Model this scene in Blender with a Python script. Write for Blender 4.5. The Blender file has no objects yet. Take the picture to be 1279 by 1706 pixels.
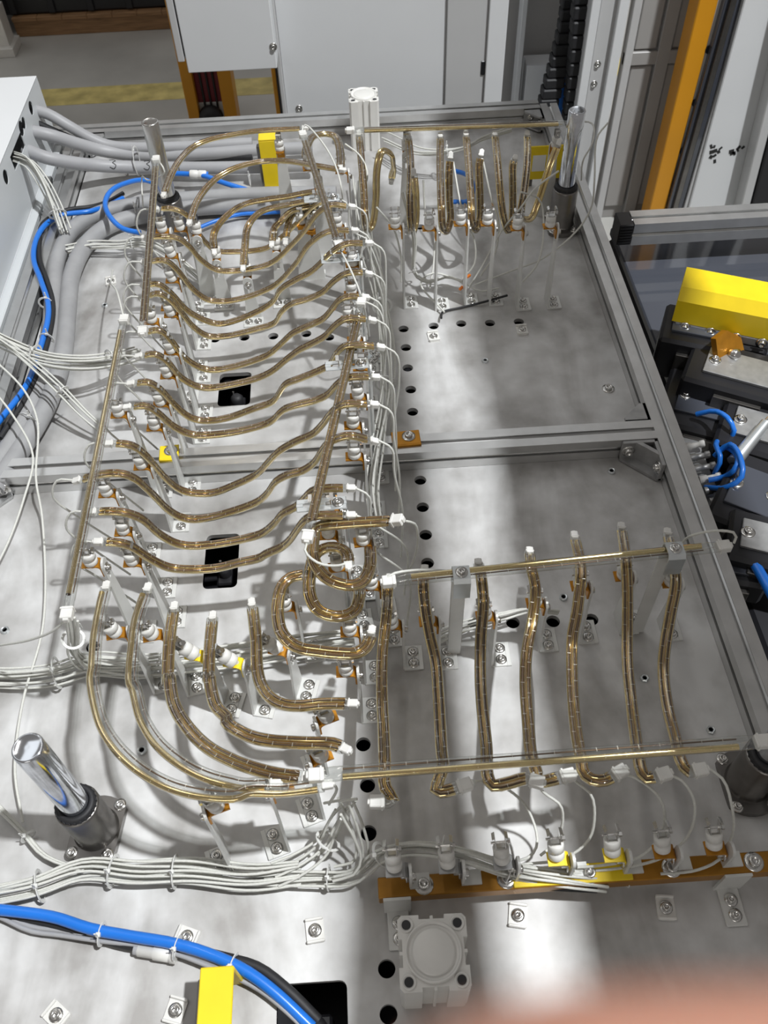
import bpy, bmesh, math, random
from mathutils import Vector, Matrix
random.seed(7)
PI = math.pi
S = bpy.context.scene
C = S.collection

# ------------------------------------------------------------------ camera
# metres; the bench plate is z = 0, x runs along the bench, y away from the viewer
FPX, TH, RO, YA, CAMZ = 1439.7, 0.897143, 0.0424785, -0.0250921, 1.04
XV = Vector((math.cos(YA), math.sin(YA), 0)); FV = Vector((-math.sin(YA), math.cos(YA), 0)); ZV = Vector((0, 0, 1))
UPV = FV * math.sin(TH) + ZV * math.cos(TH)
FWD = FV * math.cos(TH) - ZV * math.sin(TH)
CX = XV * math.cos(RO) - UPV * math.sin(RO)
CY = XV * math.sin(RO) + UPV * math.cos(RO)
CPOS = Vector((0, 0, CAMZ))
cam = bpy.data.cameras.new('camera'); camo = bpy.data.objects.new('camera', cam); C.objects.link(camo)
camo.matrix_world = Matrix(((CX.x, CY.x, -FWD.x, 0), (CX.y, CY.y, -FWD.y, 0), (CX.z, CY.z, -FWD.z, CAMZ), (0, 0, 0, 1)))
cam.sensor_fit = 'VERTICAL'; cam.sensor_height = 36; cam.lens = 36 * FPX / 1706
cam.clip_start = 0.004; cam.clip_end = 60
cam.dof.use_dof = True; cam.dof.focus_distance = 1.25; cam.dof.aperture_fstop = 12.0
S.camera = camo

# ------------------------------------------------------------------ light
w = bpy.data.worlds.new('hall_light'); S.world = w; w.use_nodes = True
w.node_tree.nodes['Background'].inputs[0].default_value = (1.0, 0.95, 0.91, 1)
w.node_tree.nodes['Background'].inputs[1].default_value = 0.21
def area(name, loc, sx, sy, power, col=(1, 0.97, 0.92)):
    l = bpy.data.lights.new(name, 'AREA'); l.shape = 'RECTANGLE'; l.size = sx; l.size_y = sy
    l.energy = power; l.color = col
    o = bpy.data.objects.new(name, l); C.objects.link(o); o.location = loc
    return o
area('hall_lamp', (2.1, 0.05, 5.5), 0.16, 0.16, 460, (0.96, 0.985, 1))
area('fill_behind', (-1.2, -4.6, 2.4), 2.6, 1.4, 60)  # fill added behind the camera to brighten faces turned toward it
area('highlight_strip', (-0.9, 2.6, 5.5), 0.3, 2.4, 16)  # added strip panel, gives bright lines along the gold tubes
area('highlight_strip', (-0.9, 6.2, 5.5), 0.3, 2.4, 16)  # second added strip for tube highlights, farther back
area('sheen_panel', (-4.2, 5.0, 6.0), 3.0, 6.0, 60, (0.93, 0.97, 1))  # added large panel for a bluish sheen on glossy parts
S.view_settings.view_transform = 'Standard'; S.view_settings.look = 'None'
S.view_settings.gamma = 1; S.view_settings.use_curve_mapping = False
S.view_settings.exposure = 0.1
S.cycles.transparent_max_bounces = 24
S.cycles.max_bounces = 8

# ------------------------------------------------------------------ materials
def newmat(name):
    m = bpy.data.materials.new(name); m.use_nodes = True
    nt = m.node_tree; return m, nt, nt.nodes['Principled BSDF']
def mat(name, col, rough=0.5, metal=0.0, noise=0.0, scale=30.0, coat=0.0, trans=0.0, stretch=None, bump=0.0):
    m, nt, b = newmat(name)
    b.inputs['Base Color'].default_value = (*col, 1); b.inputs['Roughness'].default_value = rough
    b.inputs['Metallic'].default_value = metal; b.inputs['Coat Weight'].default_value = coat
    b.inputs['Transmission Weight'].default_value = trans
    if noise or bump:
        tc = nt.nodes.new('ShaderNodeTexCoord'); mp = nt.nodes.new('ShaderNodeMapping')
        nt.links.new(tc.outputs['Object'], mp.inputs['Vector'])
        if stretch: mp.inputs['Scale'].default_value = stretch
        n = nt.nodes.new('ShaderNodeTexNoise'); n.inputs['Scale'].default_value = scale; n.inputs['Detail'].default_value = 4
        nt.links.new(mp.outputs[0], n.inputs['Vector'])
        if noise:
            r = nt.nodes.new('ShaderNodeValToRGB')
            r.color_ramp.elements[0].color = (*[c * (1 - noise) for c in col], 1); r.color_ramp.elements[0].position = 0.3
            r.color_ramp.elements[1].color = (*[min(1, c * (1 + noise * 0.6)) for c in col], 1); r.color_ramp.elements[1].position = 0.7
            nt.links.new(n.outputs['Fac'], r.inputs[0]); nt.links.new(r.outputs[0], b.inputs['Base Color'])
        if bump:
            bp = nt.nodes.new('ShaderNodeBump'); bp.inputs['Strength'].default_value = bump; bp.inputs['Distance'].default_value = 0.001
            nt.links.new(n.outputs['Fac'], bp.inputs['Height']); nt.links.new(bp.outputs[0], b.inputs['Normal'])
    return m
def glass_mat():
    m = bpy.data.materials.new('quartz_glass'); m.use_nodes = True
    nt = m.node_tree; nt.nodes.clear()
    out = nt.nodes.new('ShaderNodeOutputMaterial'); mx = nt.nodes.new('ShaderNodeMixShader')
    t = nt.nodes.new('ShaderNodeBsdfTransparent'); t.inputs[0].default_value = (0.93, 0.94, 0.93, 1)
    g = nt.nodes.new('ShaderNodeBsdfGlossy'); g.inputs['Roughness'].default_value = 0.04
    lw = nt.nodes.new('ShaderNodeLayerWeight'); lw.inputs[0].default_value = 0.32
    mr = nt.nodes.new('ShaderNodeMapRange'); mr.inputs['To Min'].default_value = 0.12; mr.inputs['To Max'].default_value = 0.85
    nt.links.new(lw.outputs['Facing'], mr.inputs['Value'])
    pw = nt.nodes.new('ShaderNodeMath'); pw.operation = 'POWER'; pw.inputs[1].default_value = 1.25
    nt.links.new(mr.outputs[0], pw.inputs[0]); nt.links.new(pw.outputs[0], mx.inputs[0])
    nt.links.new(t.outputs[0], mx.inputs[1]); nt.links.new(g.outputs[0], mx.inputs[2]); nt.links.new(mx.outputs[0], out.inputs[0])
    return m
def plate_mat():
    # brushed aluminium plate: fine lengthwise brushing, handling smears in the gloss
    m, nt, b = newmat('brushed_aluminium_plate')
    b.inputs['Metallic'].default_value = 0.48; b.inputs['Anisotropic'].default_value = 0.45
    tg = nt.nodes.new('ShaderNodeTangent'); tg.direction_type = 'UV_MAP'; tg.uv_map = 'brush'
    nt.links.new(tg.outputs[0], b.inputs['Tangent'])
    tc = nt.nodes.new('ShaderNodeTexCoord')
    def noise(scale, st, detail=4, rot=0, dist=0):
        mp = nt.nodes.new('ShaderNodeMapping'); mp.inputs['Scale'].default_value = st; mp.inputs['Rotation'].default_value = (0, 0, rot)
        nt.links.new(tc.outputs['Object'], mp.inputs['Vector'])
        n = nt.nodes.new('ShaderNodeTexNoise'); n.inputs['Scale'].default_value = scale; n.inputs['Detail'].default_value = detail
        n.inputs['Distortion'].default_value = dist
        nt.links.new(mp.outputs[0], n.inputs['Vector']); return n
    brush = noise(60, (26, 0.7, 1)); smear = noise(4.5, (1.6, 0.7, 1), 5, 0.7, 0.8); spots = noise(22, (1, 1, 1), 6)
    r = nt.nodes.new('ShaderNodeValToRGB')
    r.color_ramp.elements[0].position = 0.32; r.color_ramp.elements[0].color = (0.33, 0.318, 0.305, 1)
    r.color_ramp.elements[1].position = 0.68; r.color_ramp.elements[1].color = (0.68, 0.678, 0.675, 1)
    ad = nt.nodes.new('ShaderNodeMath'); ad.operation = 'MULTIPLY_ADD'; ad.inputs[1].default_value = 0.45
    nt.links.new(spots.outputs['Fac'], ad.inputs[0]); nt.links.new(smear.outputs['Fac'], ad.inputs[2])
    sb = nt.nodes.new('ShaderNodeMath'); sb.operation = 'SUBTRACT'; sb.inputs[1].default_value = 0.22
    nt.links.new(ad.outputs[0], sb.inputs[0]); nt.links.new(sb.outputs[0], r.inputs[0]); nt.links.new(r.outputs[0], b.inputs['Base Color'])
    mr = nt.nodes.new('ShaderNodeMapRange'); mr.inputs['From Min'].default_value = 0.35; mr.inputs['From Max'].default_value = 0.65
    mr.inputs['To Min'].default_value = 0.52; mr.inputs['To Max'].default_value = 0.64
    nt.links.new(sb.outputs[0], mr.inputs['Value']); nt.links.new(mr.outputs[0], b.inputs['Roughness'])
    bp = nt.nodes.new('ShaderNodeBump'); bp.inputs['Strength'].default_value = 0.05; bp.inputs['Distance'].default_value = 0.0005
    nt.links.new(brush.outputs['Fac'], bp.inputs['Height']); nt.links.new(bp.outputs[0], b.inputs['Normal'])
    return m
M = dict(
    plate=plate_mat(), glass=glass_mat(),
    alu=mat('extruded_aluminium', (0.60, 0.60, 0.595), 0.33, 0.85, 0.1, 8, stretch=(3, 3, 3)),
    castalu=mat('cast_aluminium', (0.42, 0.42, 0.42), 0.45, 0.8, 0.15, 60),
    gold=mat('gold_reflector_coating', (1.0, 0.76, 0.38), 0.13, 1.0, 0.12, 90),
    filament=mat('heating_coil', (0.16, 0.10, 0.06), 0.5, 0.6),
    tick=mat('coil_support_wire', (0.72, 0.68, 0.6), 0.35, 0.8),
    ceramic=mat('white_ceramic', (0.68, 0.67, 0.64), 0.45, 0, 0.06, 60, coat=0.2),
    zinc=mat('zinc_plated_steel', (0.66, 0.69, 0.70), 0.34, 0.85, 0.08, 40),
    bar=mat('anodised_bar', (0.64, 0.64, 0.62), 0.42, 0.2, 0.05, 30),
    amber=mat('yellow_passivated_steel', (0.50, 0.22, 0.02), 0.36, 0.6, 0.2, 45),
    bronze=mat('dull_amber_passivated_bar', (0.34, 0.155, 0.015), 0.4, 0.5, 0.2, 30),
    yellow=mat('yellow_paint', (0.82, 0.60, 0.01), 0.42, 0, 0.06, 30),
    steel=mat('bright_steel', (0.62, 0.61, 0.59), 0.22, 1.0),
    chrome=mat('ground_chrome', (0.66, 0.68, 0.72), 0.12, 1.0, 0.08, 30, stretch=(1, 1, 8)),
    darksteel=mat('blued_steel', (0.20, 0.19, 0.18), 0.32, 0.9, 0.15, 40),
    black=mat('black_plastic', (0.012, 0.012, 0.014), 0.35),
    rubber=mat('black_rubber', (0.014, 0.014, 0.016), 0.6, 0, 0.1, 30),
    wire=mat('glass_fibre_sleeve', (0.60, 0.60, 0.56), 0.6, 0, 0.08, 400, bump=0.2),
    greycable=mat('grey_cable_sheath', (0.33, 0.33, 0.34), 0.48, 0, 0.06, 20),
    hose=mat('grey_spiral_hose', (0.30, 0.30, 0.305), 0.55, 0, 0.1, 30),
    blue=mat('blue_air_hose', (0.012, 0.16, 0.62), 0.3, 0, 0.05, 20, coat=0.3),
    nylon=mat('natural_nylon', (0.66, 0.66, 0.64), 0.4),
    ink=mat('black_marker_ink', (0.02, 0.02, 0.02), 0.6),
    cream=mat('painted_die_cast', (0.70, 0.69, 0.66), 0.42, 0.1, 0.04, 40),
    white=mat('white_enamel', (0.68, 0.69, 0.70), 0.35, 0, 0.03, 4),
    grey=mat('grey_enamel', (0.33, 0.32, 0.31), 0.4, 0, 0.05, 5),
    lightgrey=mat('light_grey_enamel', (0.50, 0.50, 0.50), 0.35, 0, 0.03, 4),
    drawer=mat('pale_grey_enamel', (0.56, 0.58, 0.59), 0.3, 0, 0.03, 4),
    orange=mat('orange_enamel', (0.62, 0.27, 0.01), 0.4, 0, 0.06, 6),
    red=mat('dark_red_enamel', (0.18, 0.008, 0.015), 0.4, 0, 0.1, 10),
    concrete=mat('sealed_concrete', (0.46, 0.455, 0.43), 0.4, 0, 0.16, 3),
    line=mat('worn_yellow_floor_paint', (0.62, 0.52, 0.20), 0.5, 0, 0.3, 14),
    wood=mat('pallet_wood', (0.30, 0.17, 0.08), 0.7, 0, 0.3, 10, stretch=(1, 12, 12)),
    skin=mat('skin', (0.48, 0.235, 0.165), 0.5, 0, 0.06, 200),
    tape=mat('orange_tape', (0.85, 0.22, 0.02), 0.5),
    paper=mat('white_paper_label', (0.78, 0.78, 0.76), 0.6),
    dark=mat('dark_machine_paint', (0.018, 0.018, 0.021), 0.35, 0.2, 0.15, 12),
    smoke=mat('smoked_acrylic_panel', (0.06, 0.065, 0.08), 0.07, 0, coat=0.6),
)
M['skin'].node_tree.nodes['Principled BSDF'].inputs['Subsurface Weight'].default_value = 0.1

# ------------------------------------------------------------------ mesh kit
def pixel_ray(u, v):
    return CX * (u - 639.5) + CY * (853 - v) + FWD * FPX
def at(u, v, z=0.0):
    d = pixel_ray(u, v); return CPOS + d * ((z - CAMZ) / d.z)
def aty(u, v, y):
    d = pixel_ray(u, v); return CPOS + d * (y / d.y)
def thin(pts, gap=7.0):
    out = [pts[0]]
    for p in pts[1:]:
        if math.hypot(p[0] - out[-1][0], p[1] - out[-1][1]) >= gap: out.append(p)
    return out
def smooth_path(pts, n=8):
    pts = [Vector(p) for p in pts]
    if len(pts) < 3: return [pts[0].lerp(pts[-1], i / 2) for i in range(3)]
    P = [pts[0] * 2 - pts[1]] + pts + [pts[-1] * 2 - pts[-2]]
    out = []
    for i in range(1, len(P) - 2):
        p0, p1, p2, p3 = P[i - 1:i + 3]
        t1 = max((p1 - p0).length ** .5, 1e-6); t2 = max((p2 - p1).length ** .5, 1e-6); t3 = max((p3 - p2).length ** .5, 1e-6)
        m1 = ((p1 - p0) / t1 - (p2 - p0) / (t1 + t2) + (p2 - p1) / t2) * t2
        m2 = ((p2 - p1) / t2 - (p3 - p1) / (t2 + t3) + (p3 - p2) / t3) * t2
        for k in range(n):
            t = k / n
            out.append(p1 * (2 * t**3 - 3 * t**2 + 1) + m1 * (t**3 - 2 * t**2 + t) + p2 * (-2 * t**3 + 3 * t**2) + m2 * (t**3 - t**2))
    out.append(pts[-1]); return out
def even(path, step):
    L = [0.0]
    for a, b in zip(path, path[1:]): L.append(L[-1] + (b - a).length)
    n = max(3, int(L[-1] / step)); out = []; j = 0
    for i in range(n + 1):
        s = L[-1] * i / n
        while j < len(L) - 2 and L[j + 1] < s: j += 1
        f = (s - L[j]) / max(L[j + 1] - L[j], 1e-9); out.append(path[j].lerp(path[j + 1], min(max(f, 0), 1)))
    return out
def frames(path, up=None):
    n = len(path); T = []
    for i in range(n):
        T.append((path[min(i + 1, n - 1)] - path[max(i - 1, 0)]).normalized())
    u = Vector(up) if up else (Vector((0, 0, 1)) if abs(T[0].z) < 0.9 else Vector((0, 1, 0)))
    s = T[0].cross(u).normalized(); Fr = []
    for i in range(n):
        s = (s - T[i] * s.dot(T[i]))
        if up:                                       # keep the flat side to the given up where it can
            c = T[i].cross(u)
            if c.length > 0.25:
                c.normalize(); c = c if c.dot(s) >= 0 else -c
                s = s.normalized().lerp(c, 0.35)
                s = s - T[i] * s.dot(T[i])
        s.normalize(); Fr.append((T[i], s, s.cross(T[i]).normalized()))
    return Fr
class MB:
    def __init__(self): self.v = []; self.f = []; self.mi = []; self.sm = []; self.m = 0
    def add(self, vs, fs, smooth=False):
        o = len(self.v); self.v += [tuple(x) for x in vs]
        self.f += [tuple(i + o for i in f) for f in fs]; self.mi += [self.m] * len(fs); self.sm += [smooth] * len(fs); return self
    def box(self, c, s, R=None, ch=0.0):
        c = Vector(c); hx, hy, hz = s[0] / 2, s[1] / 2, s[2] / 2
        if ch <= 0:
            vs = [Vector((x, y, z)) for x in (-hx, hx) for y in (-hy, hy) for z in (-hz, hz)]
            fs = [(0, 1, 3, 2), (4, 6, 7, 5), (0, 4, 5, 1), (2, 3, 7, 6), (0, 2, 6, 4), (1, 5, 7, 3)]
        else:
            ch = min(ch, hx * .9, hy * .9, hz * .9); vs = []
            bm = bmesh.new(); bmesh.ops.create_cube(bm, size=1)
            for q in bm.verts: q.co = Vector((q.co.x * s[0], q.co.y * s[1], q.co.z * s[2]))
            bmesh.ops.bevel(bm, geom=bm.edges[:], offset=ch, segments=1, affect='EDGES')
            bm.verts.index_update(); vs = [q.co.copy() for q in bm.verts]; fs = [tuple(q.index for q in f.verts) for f in bm.faces]; bm.free()
        if R: vs = [R @ q for q in vs]
        return self.add([c + q for q in vs], fs)
    def prism(self, poly, z0, z1, X=Vector((1, 0, 0)), Y=Vector((0, 1, 0)), O=Vector((0, 0, 0))):
        Z = X.cross(Y); n = len(poly)
        vs = [O + X * a + Y * b + Z * z0 for a, b in poly] + [O + X * a + Y * b + Z * z1 for a, b in poly]
        fs = [tuple(range(n - 1, -1, -1)), tuple(range(n, 2 * n))] + [(i, (i + 1) % n, (i + 1) % n + n, i + n) for i in range(n)]
        return self.add(vs, fs)
    def lathe(self, prof, n=20, O=(0, 0, 0), A=(0, 0, 1), smooth=True):
        A = Vector(A).normalized(); X = A.orthogonal().normalized(); Y = A.cross(X); O = Vector(O)
        vs = []; fs = []
        for r, z in prof:
            for k in range(n):
                a = 2 * PI * k / n; vs.append(O + A * z + (X * math.cos(a) + Y * math.sin(a)) * r)
        for i in range(len(prof) - 1):
            for k in range(n): fs.append((i * n + k, i * n + (k + 1) % n, (i + 1) * n + (k + 1) % n, (i + 1) * n + k))
        self.add(vs, fs, smooth)
        self.add(vs[:n], [tuple(range(n - 1, -1, -1))]); self.add(vs[-n:], [tuple(range(n))]); return self
    def cyl(self, p0, p1, r, n=14, r1=None):
        p0 = Vector(p0); p1 = Vector(p1); d = p1 - p0
        return self.lathe([(r, 0), (r if r1 is None else r1, d.length)], n, p0, d)
    def sweep(self, path, sec, closed=True, up=None, smooth=True, caps=True, fr=None, taper=None):
        fr = fr or frames(path, up); n = len(sec); vs = []; fs = []
        for i, p in enumerate(path):
            t, s, b = fr[i]; k = taper(i / (len(path) - 1)) if taper else (1, 1)
            for a, c in sec: vs.append(p + s * a * k[0] + b * c * k[1])
        m = n if closed else n - 1
        for i in range(len(path) - 1):
            for j in range(m): fs.append((i * n + j, i * n + (j + 1) % n, (i + 1) * n + (j + 1) % n, (i + 1) * n + j))
        self.add(vs, fs, smooth)
        if closed and caps:
            self.add(vs[:n], [tuple(range(n - 1, -1, -1))]); self.add(vs[-n:], [tuple(range(n))])
        return self
    def tube(self, path, r, n=8, step=None): return self.sweep(even(path, step) if step else path, ring(r, n))
    def mesh(self, name, mats):
        me = bpy.data.meshes.new(name); me.from_pydata(self.v, [], self.f)
        for m in (mats if isinstance(mats, (list, tuple)) else [mats]): me.materials.append(m)
        me.polygons.foreach_set('material_index', self.mi); me.polygons.foreach_set('use_smooth', self.sm)
        me.update(); return me
    def build(self, name, mats, parent=None, label=None): return link(name, self.mesh(name, mats), parent, label)
def ring(r, n=8): return [(r * math.cos(2 * PI * k / n), r * math.sin(2 * PI * k / n)) for k in range(n)]
def link(name, me, parent=None, label=None):
    o = bpy.data.objects.new(name, me); C.objects.link(o)
    if parent: o.parent = parent
    if label: o['label'] = label
    return o
def thing(name, label, cat, loc=(0, 0, 0), rz=0.0, group=None):
    o = bpy.data.objects.new(name, None); C.objects.link(o); o.location = loc; o.rotation_euler = (0, 0, rz); o.empty_display_size = 0.02
    return tag(o, label, cat, group)
def tag(o, label, cat, group=None):
    o['label'] = label; o['category'] = cat
    if group: o['group'] = group
    return o
def copy_tree(o, parent=None):
    c = o.copy(); C.objects.link(c)
    if parent: c.parent = parent
    for ch in list(o.children): copy_tree(ch, c)
    return c
def rounded(w, h, r, n=5):
    out = []
    for cx, cy, a0 in ((w / 2 - r, h / 2 - r, 0), (-w / 2 + r, h / 2 - r, 90), (-w / 2 + r, -h / 2 + r, 180), (w / 2 - r, -h / 2 + r, 270)):
        for k in range(n + 1):
            a = math.radians(a0 + 90 * k / n); out.append((cx + r * math.cos(a), cy + r * math.sin(a)))
    return out
ORD = ['first', 'second', 'third', 'fourth', 'fifth', 'sixth', 'seventh', 'eighth', 'ninth', 'tenth', 'eleventh', 'twelfth', 'thirteenth', 'fourteenth', 'fifteenth', 'sixteenth']
_cache = {}
def cached(key, fn):
    if key not in _cache: _cache[key] = fn()
    return _cache[key]
# ------------------------------------------------------------------ hall floor and bench
o = MB().box((0, 4, -0.83), (16, 18, 0.1)).build('floor', M['concrete']); o['kind'] = 'structure'
fl = MB().box((-1.0, 3.93, -0.7795), (7.0, 0.16, 0.001)).build('trim_1', M['line']); fl['kind'] = 'structure'

HOLES = [(672, 548), (676, 579), (679, 613), (684, 649), (687, 686), (722, 543), (768, 539), (816, 538), (864, 536), (358, 565), (407, 562), (455, 560), (510, 556),
         (700, 378), (672, 372), (700, 800), (704, 845), (709, 891), (712, 938), (605, 1240), (612, 1308), (614, 1388), (854, 1037), (921, 1035), (985, 1032), (790, 1038), (155, 1078),
         (644, 1614), (647, 1690), (548, 562), (598, 552)]
bench = thing('equipment_bench', 'aluminium framed bench with two brushed plates carrying all the gold lamps', 'bench')
wins = [((391, 648), 0.056, 0.083, 'rear'), ((369, 934), 0.05, 0.098, 'front'), ((520, 1712), 0.075, 0.085, 'front')]
def plate(y0, y1):
    bm = bmesh.new()
    x0, x1 = -0.60, 0.457
    b = MB().box(((x0 + x1) / 2, (y0 + y1) / 2, -0.004), (x1 - x0, y1 - y0, 0.008))
    o = b.build('base_plate', M['plate'], bench)
    cut = MB()
    for u, v in HOLES:
        p = at(u, v)
        if y0 < p.y < y1: cut.lathe([(0.0095, -0.03), (0.0095, 0.03)], 20, p, smooth=False)
    for (u, v), wx, wy, _ in wins:
        p = at(u, v)
        if y0 < p.y < y1: cut.prism(rounded(wx, wy, 0.008, 4), -0.03, 0.03, O=p)
    k = cut.build('cutter', M['plate'])
    md = o.modifiers.new('holes', 'BOOLEAN'); md.object = k; md.solver = 'EXACT'
    bpy.context.view_layer.update()
    me = bpy.data.meshes.new_from_object(o.evaluated_get(bpy.context.evaluated_depsgraph_get()))
    o.modifiers.clear(); o.data = me; bpy.data.objects.remove(k)
    uv = me.uv_layers.new(name='brush')            # flat layout so the brushing runs along y
    for lp in me.loops:
        c = me.vertices[lp.vertex_index].co; uv.data[lp.index].uv = (c.x, c.y + c.z)
    bm.free(); return o
plate(-0.35, 0.94); plate(0.925 + 0.0155, 2.02)

# 40 mm T-slot profile, swept along its length
def tslot(p0, p1, w=0.04, h=0.04):
    a, b = w / 2, h / 2; s = 0.004; d = 0.009; e = 0.008
    def side(n):   # half-slot cut pattern along one edge
        return [(-n, 0), (-s, 0), (-s, 0.002), (-e, 0.0035), (-e, d - 0.003), (-0.004, d), (0.004, d), (e, d - 0.003), (e, 0.0035), (s, 0.002), (s, 0), ]
    poly = []
    for k, (n, m) in enumerate(((a, b), (b, a), (a, b), (b, a))):
        ca, sa = math.cos(k * PI / 2), math.sin(k * PI / 2)
        for q, dep in side(n):
            x, y = q, -(m - dep)
            poly.append((x * ca - y * sa, x * sa + y * ca))
    return poly, p0, p1
def rail(p0, p1, name='side_rail', w=0.04, h=0.04):
    poly, p0, p1 = tslot(Vector(p0), Vector(p1), w, h)
    return MB().sweep([p0, p0.lerp(p1, .5), p1], poly, up=(0, 0, 1), smooth=False).build(name, M['alu'], bench)
rail((0.477, -0.4, 0.0205), (0.477, 1.995, 0.0205)); rail((-0.622, -0.4, 0.0205), (-0.622, 1.975, 0.0205))
rail((-0.602, 0.932, 0.0205), (0.457, 0.932, 0.0205), 'cross_rail')
rail((-0.78, 1.995, 0.0205), (0.455, 1.995, 0.0205), 'rear_rail'); rail((-0.602, -0.38, 0.0205), (0.457, -0.38, 0.0205), 'front_rail')
MB().box((-0.07, 0.83, -0.14), (1.1, 2.4, 0.01)).build('hole_backing', M['dark'], bench)  # dark sheet added below so the plate holes look dark
for x, y in ((-0.62, -0.38), (0.477, -0.38), (-0.62, 1.97), (0.477, 1.97)):
    MB().box((x, y, -0.39), (0.06, 0.06, 0.77), ch=0.004).build('leg', M['alu'], bench)
MB().box((0.477, 0.8, -0.1), (0.012, 2.4, 0.2)).build('side_panel', M['grey'], bench)
MB().box((-0.07, 2.0, -0.1), (1.1, 0.012, 0.2)).build('side_panel', M['grey'], bench)
MB().box((-0.622, 0.8, -0.1), (0.012, 2.4, 0.2)).build('side_panel', M['grey'], bench)
def screw_mesh(r=0.0045, h=0.0042, washer=True):
    b = MB()
    if washer: b.lathe([(r * 1.65, 0), (r * 1.65, 0.0012), (r * 1.1, 0.0013)], 16)
    b.lathe([(r, 0.0012), (r, h), (r * 0.86, h + 0.0008), (r * 0.55, h + 0.0008), (r * 0.5, h - 0.0018), (r * 0.1, h - 0.0018)], 14)
    return b.mesh('screw', M['steel'])
SCREW = screw_mesh(); BIGSCREW = screw_mesh(0.0065, 0.006)
def gusset(loc, rz, s=0.04):
    b = MB()
    for z in (0.002, 0.034):
        b.prism([(0, 0), (s, 0), (s, 0.010), (0.010, s), (0, s)], z, z + 0.004)
    b.box((s / 2, 0.002, 0.02), (s, 0.004, 0.036)); b.box((0.002, s / 2, 0.02), (0.004, s, 0.036))
    o = b.build('corner_gusset', M['castalu'], bench); o.location = loc; o.rotation_euler = (0, 0, rz)
    for ax, p in (((PI / -2, 0, 0), (s * .6, 0.004, 0.02)), ((0, PI / 2, 0), (0.004, s * .6, 0.02))):
        k = link('bolt', SCREW, o); k.location = p; k.rotation_euler = ax
def gusset_plate(loc, rz, s=0.055):
    # heavy cast corner piece with sloped web between its two flanges
    b = MB()
    b.box((s / 2, 0.003, 0.019), (s, 0.006, 0.038), ch=0.001); b.box((0.003, s / 2, 0.019), (0.006, s, 0.038), ch=0.001)
    b.prism([(0, 0), (s, 0), (s, 0.008), (0.008, s), (0, s)], 0.0, 0.005)
    b.prism([(s * .45, 0.006), (s * .62, 0.006), (0.006, s * .62), (0.006, s * .45)], 0.0, 0.038)
    o = b.build('corner_gusset', M['castalu'], bench); o.location = loc; o.rotation_euler = (0, 0, rz)
    for ax, p in (((PI / -2, 0, 0), (s * .8, 0.006, 0.02)), ((0, PI / 2, 0), (0.006, s * .8, 0.02))):
        k = link('bolt', BIGSCREW, o); k.location = p; k.rotation_euler = ax
gusset_plate((0.457, 0.912, 0.001), PI); gusset((0.457, 0.952, 0.001), PI / 2); gusset_plate((-0.602, 0.912, 0.001), -PI / 2, 0.04)
gusset((0.457, 1.975, 0.001), PI); gusset((-0.602, 1.975, 0.001), -PI / 2)

# ------------------------------------------------------------------ guide posts
def guide_post(x, y, rz, label, chrome=True):
    t = thing('guide_post', label, 'guide post', (x, y, 0), rz, 'guide posts at the bench corners')
    b = MB(); n = 32; R = 0.040; f = 0.029
    pts = []
    for k in range(n):
        a = 2 * PI * k / n; pts.append((max(-f, min(f, R * math.cos(a))), R * math.sin(a)))
    b.prism(pts, 0, 0.010); b.build('flange', M['darksteel'], t)
    MB().lathe([(0.027, 0.010), (0.025, 0.013), (0.025, 0.085), (0.0235, 0.088), (0.02, 0.088), (0.0195, 0.078)], 32).build('housing', M['darksteel'], t)
    b = MB(); b.lathe([(0.0225, 0.08), (0.0225, 0.0935), (0.0205, 0.096), (0.0165, 0.096), (0.0162, 0.08)], 32)
    for k in range(24):
        a = 2 * PI * k / 24; b.box((0.0226 * math.cos(a), 0.0226 * math.sin(a), 0.0905), (0.001, 0.002, 0.005), Matrix.Rotation(a, 3, 'Z'))
    b.build('bearing_ring', M['rubber'], t)
    MB().lathe([(0.016, 0.07), (0.016, 0.2435), (0.0148, 0.2455), (0.0135, 0.2455), (0.0128, 0.2452), (0.002, 0.2452)], 32).build('rod', M['chrome'] if chrome else M['steel'], t)
    for sx in (-1, 1):
        for sy in (-1, 1):
            k = link('bolt', SCREW, t); k.location = (sx * 0.0215, sy * 0.0295, 0.0098)
    return t
guide_post(-0.349, 0.368, -0.12, 'bright round guide post standing by the front wire harness, flange and four bolts in view')
guide_post(-0.366, 1.60, 0, 'round guide post behind the top end of the rear left straight lamp', False)
guide_post(0.428, 1.555, 0, 'chrome guide post at the right end of the rear straight lamp')
guide_post(0.434, 0.372, 0, 'guide post in dark socket at the right end of the front straight lamp')

# ------------------------------------------------------------------ lamps
def lobes(r, d, a0, a1, n):
    out = []
    for k in range(n + 1):
        a = math.radians(a0 + (a1 - a0) * k / n); out.append((d + r * math.cos(a), r * math.sin(a)))
    return out
LR, LD = 0.0044, 0.0041      # lobe radius and half spacing of the twin quartz tube
def twin(r, n=9):
    # right lobe from -157 to 157 deg, then left lobe
    lim = 180 - math.degrees(math.acos(min(1, LD / r))) - 0.5 if r > LD else 179
    R = lobes(r, LD, -lim, lim, n); L = [(-x, -y) for x, y in R]
    return R + L
def cap_block(p, t, s, b, size=(0.011, 0.007, 0.016)):
    R = Matrix((s, b, t)).transposed(); m = MB()
    w_, h_, l_ = size
    m.box(p + t * l_ * 0.5, (w_, h_, l_), R, ch=0.0009)
    m.box(p + t * (l_ * 0.9), (w_ * .5, h_ * .75, l_ * .5), R, ch=0.0008)
    m.box(p + t * l_ * 0.18, (w_ * 1.12, h_ * 1.15, l_ * 0.12), R)
    return m
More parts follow.
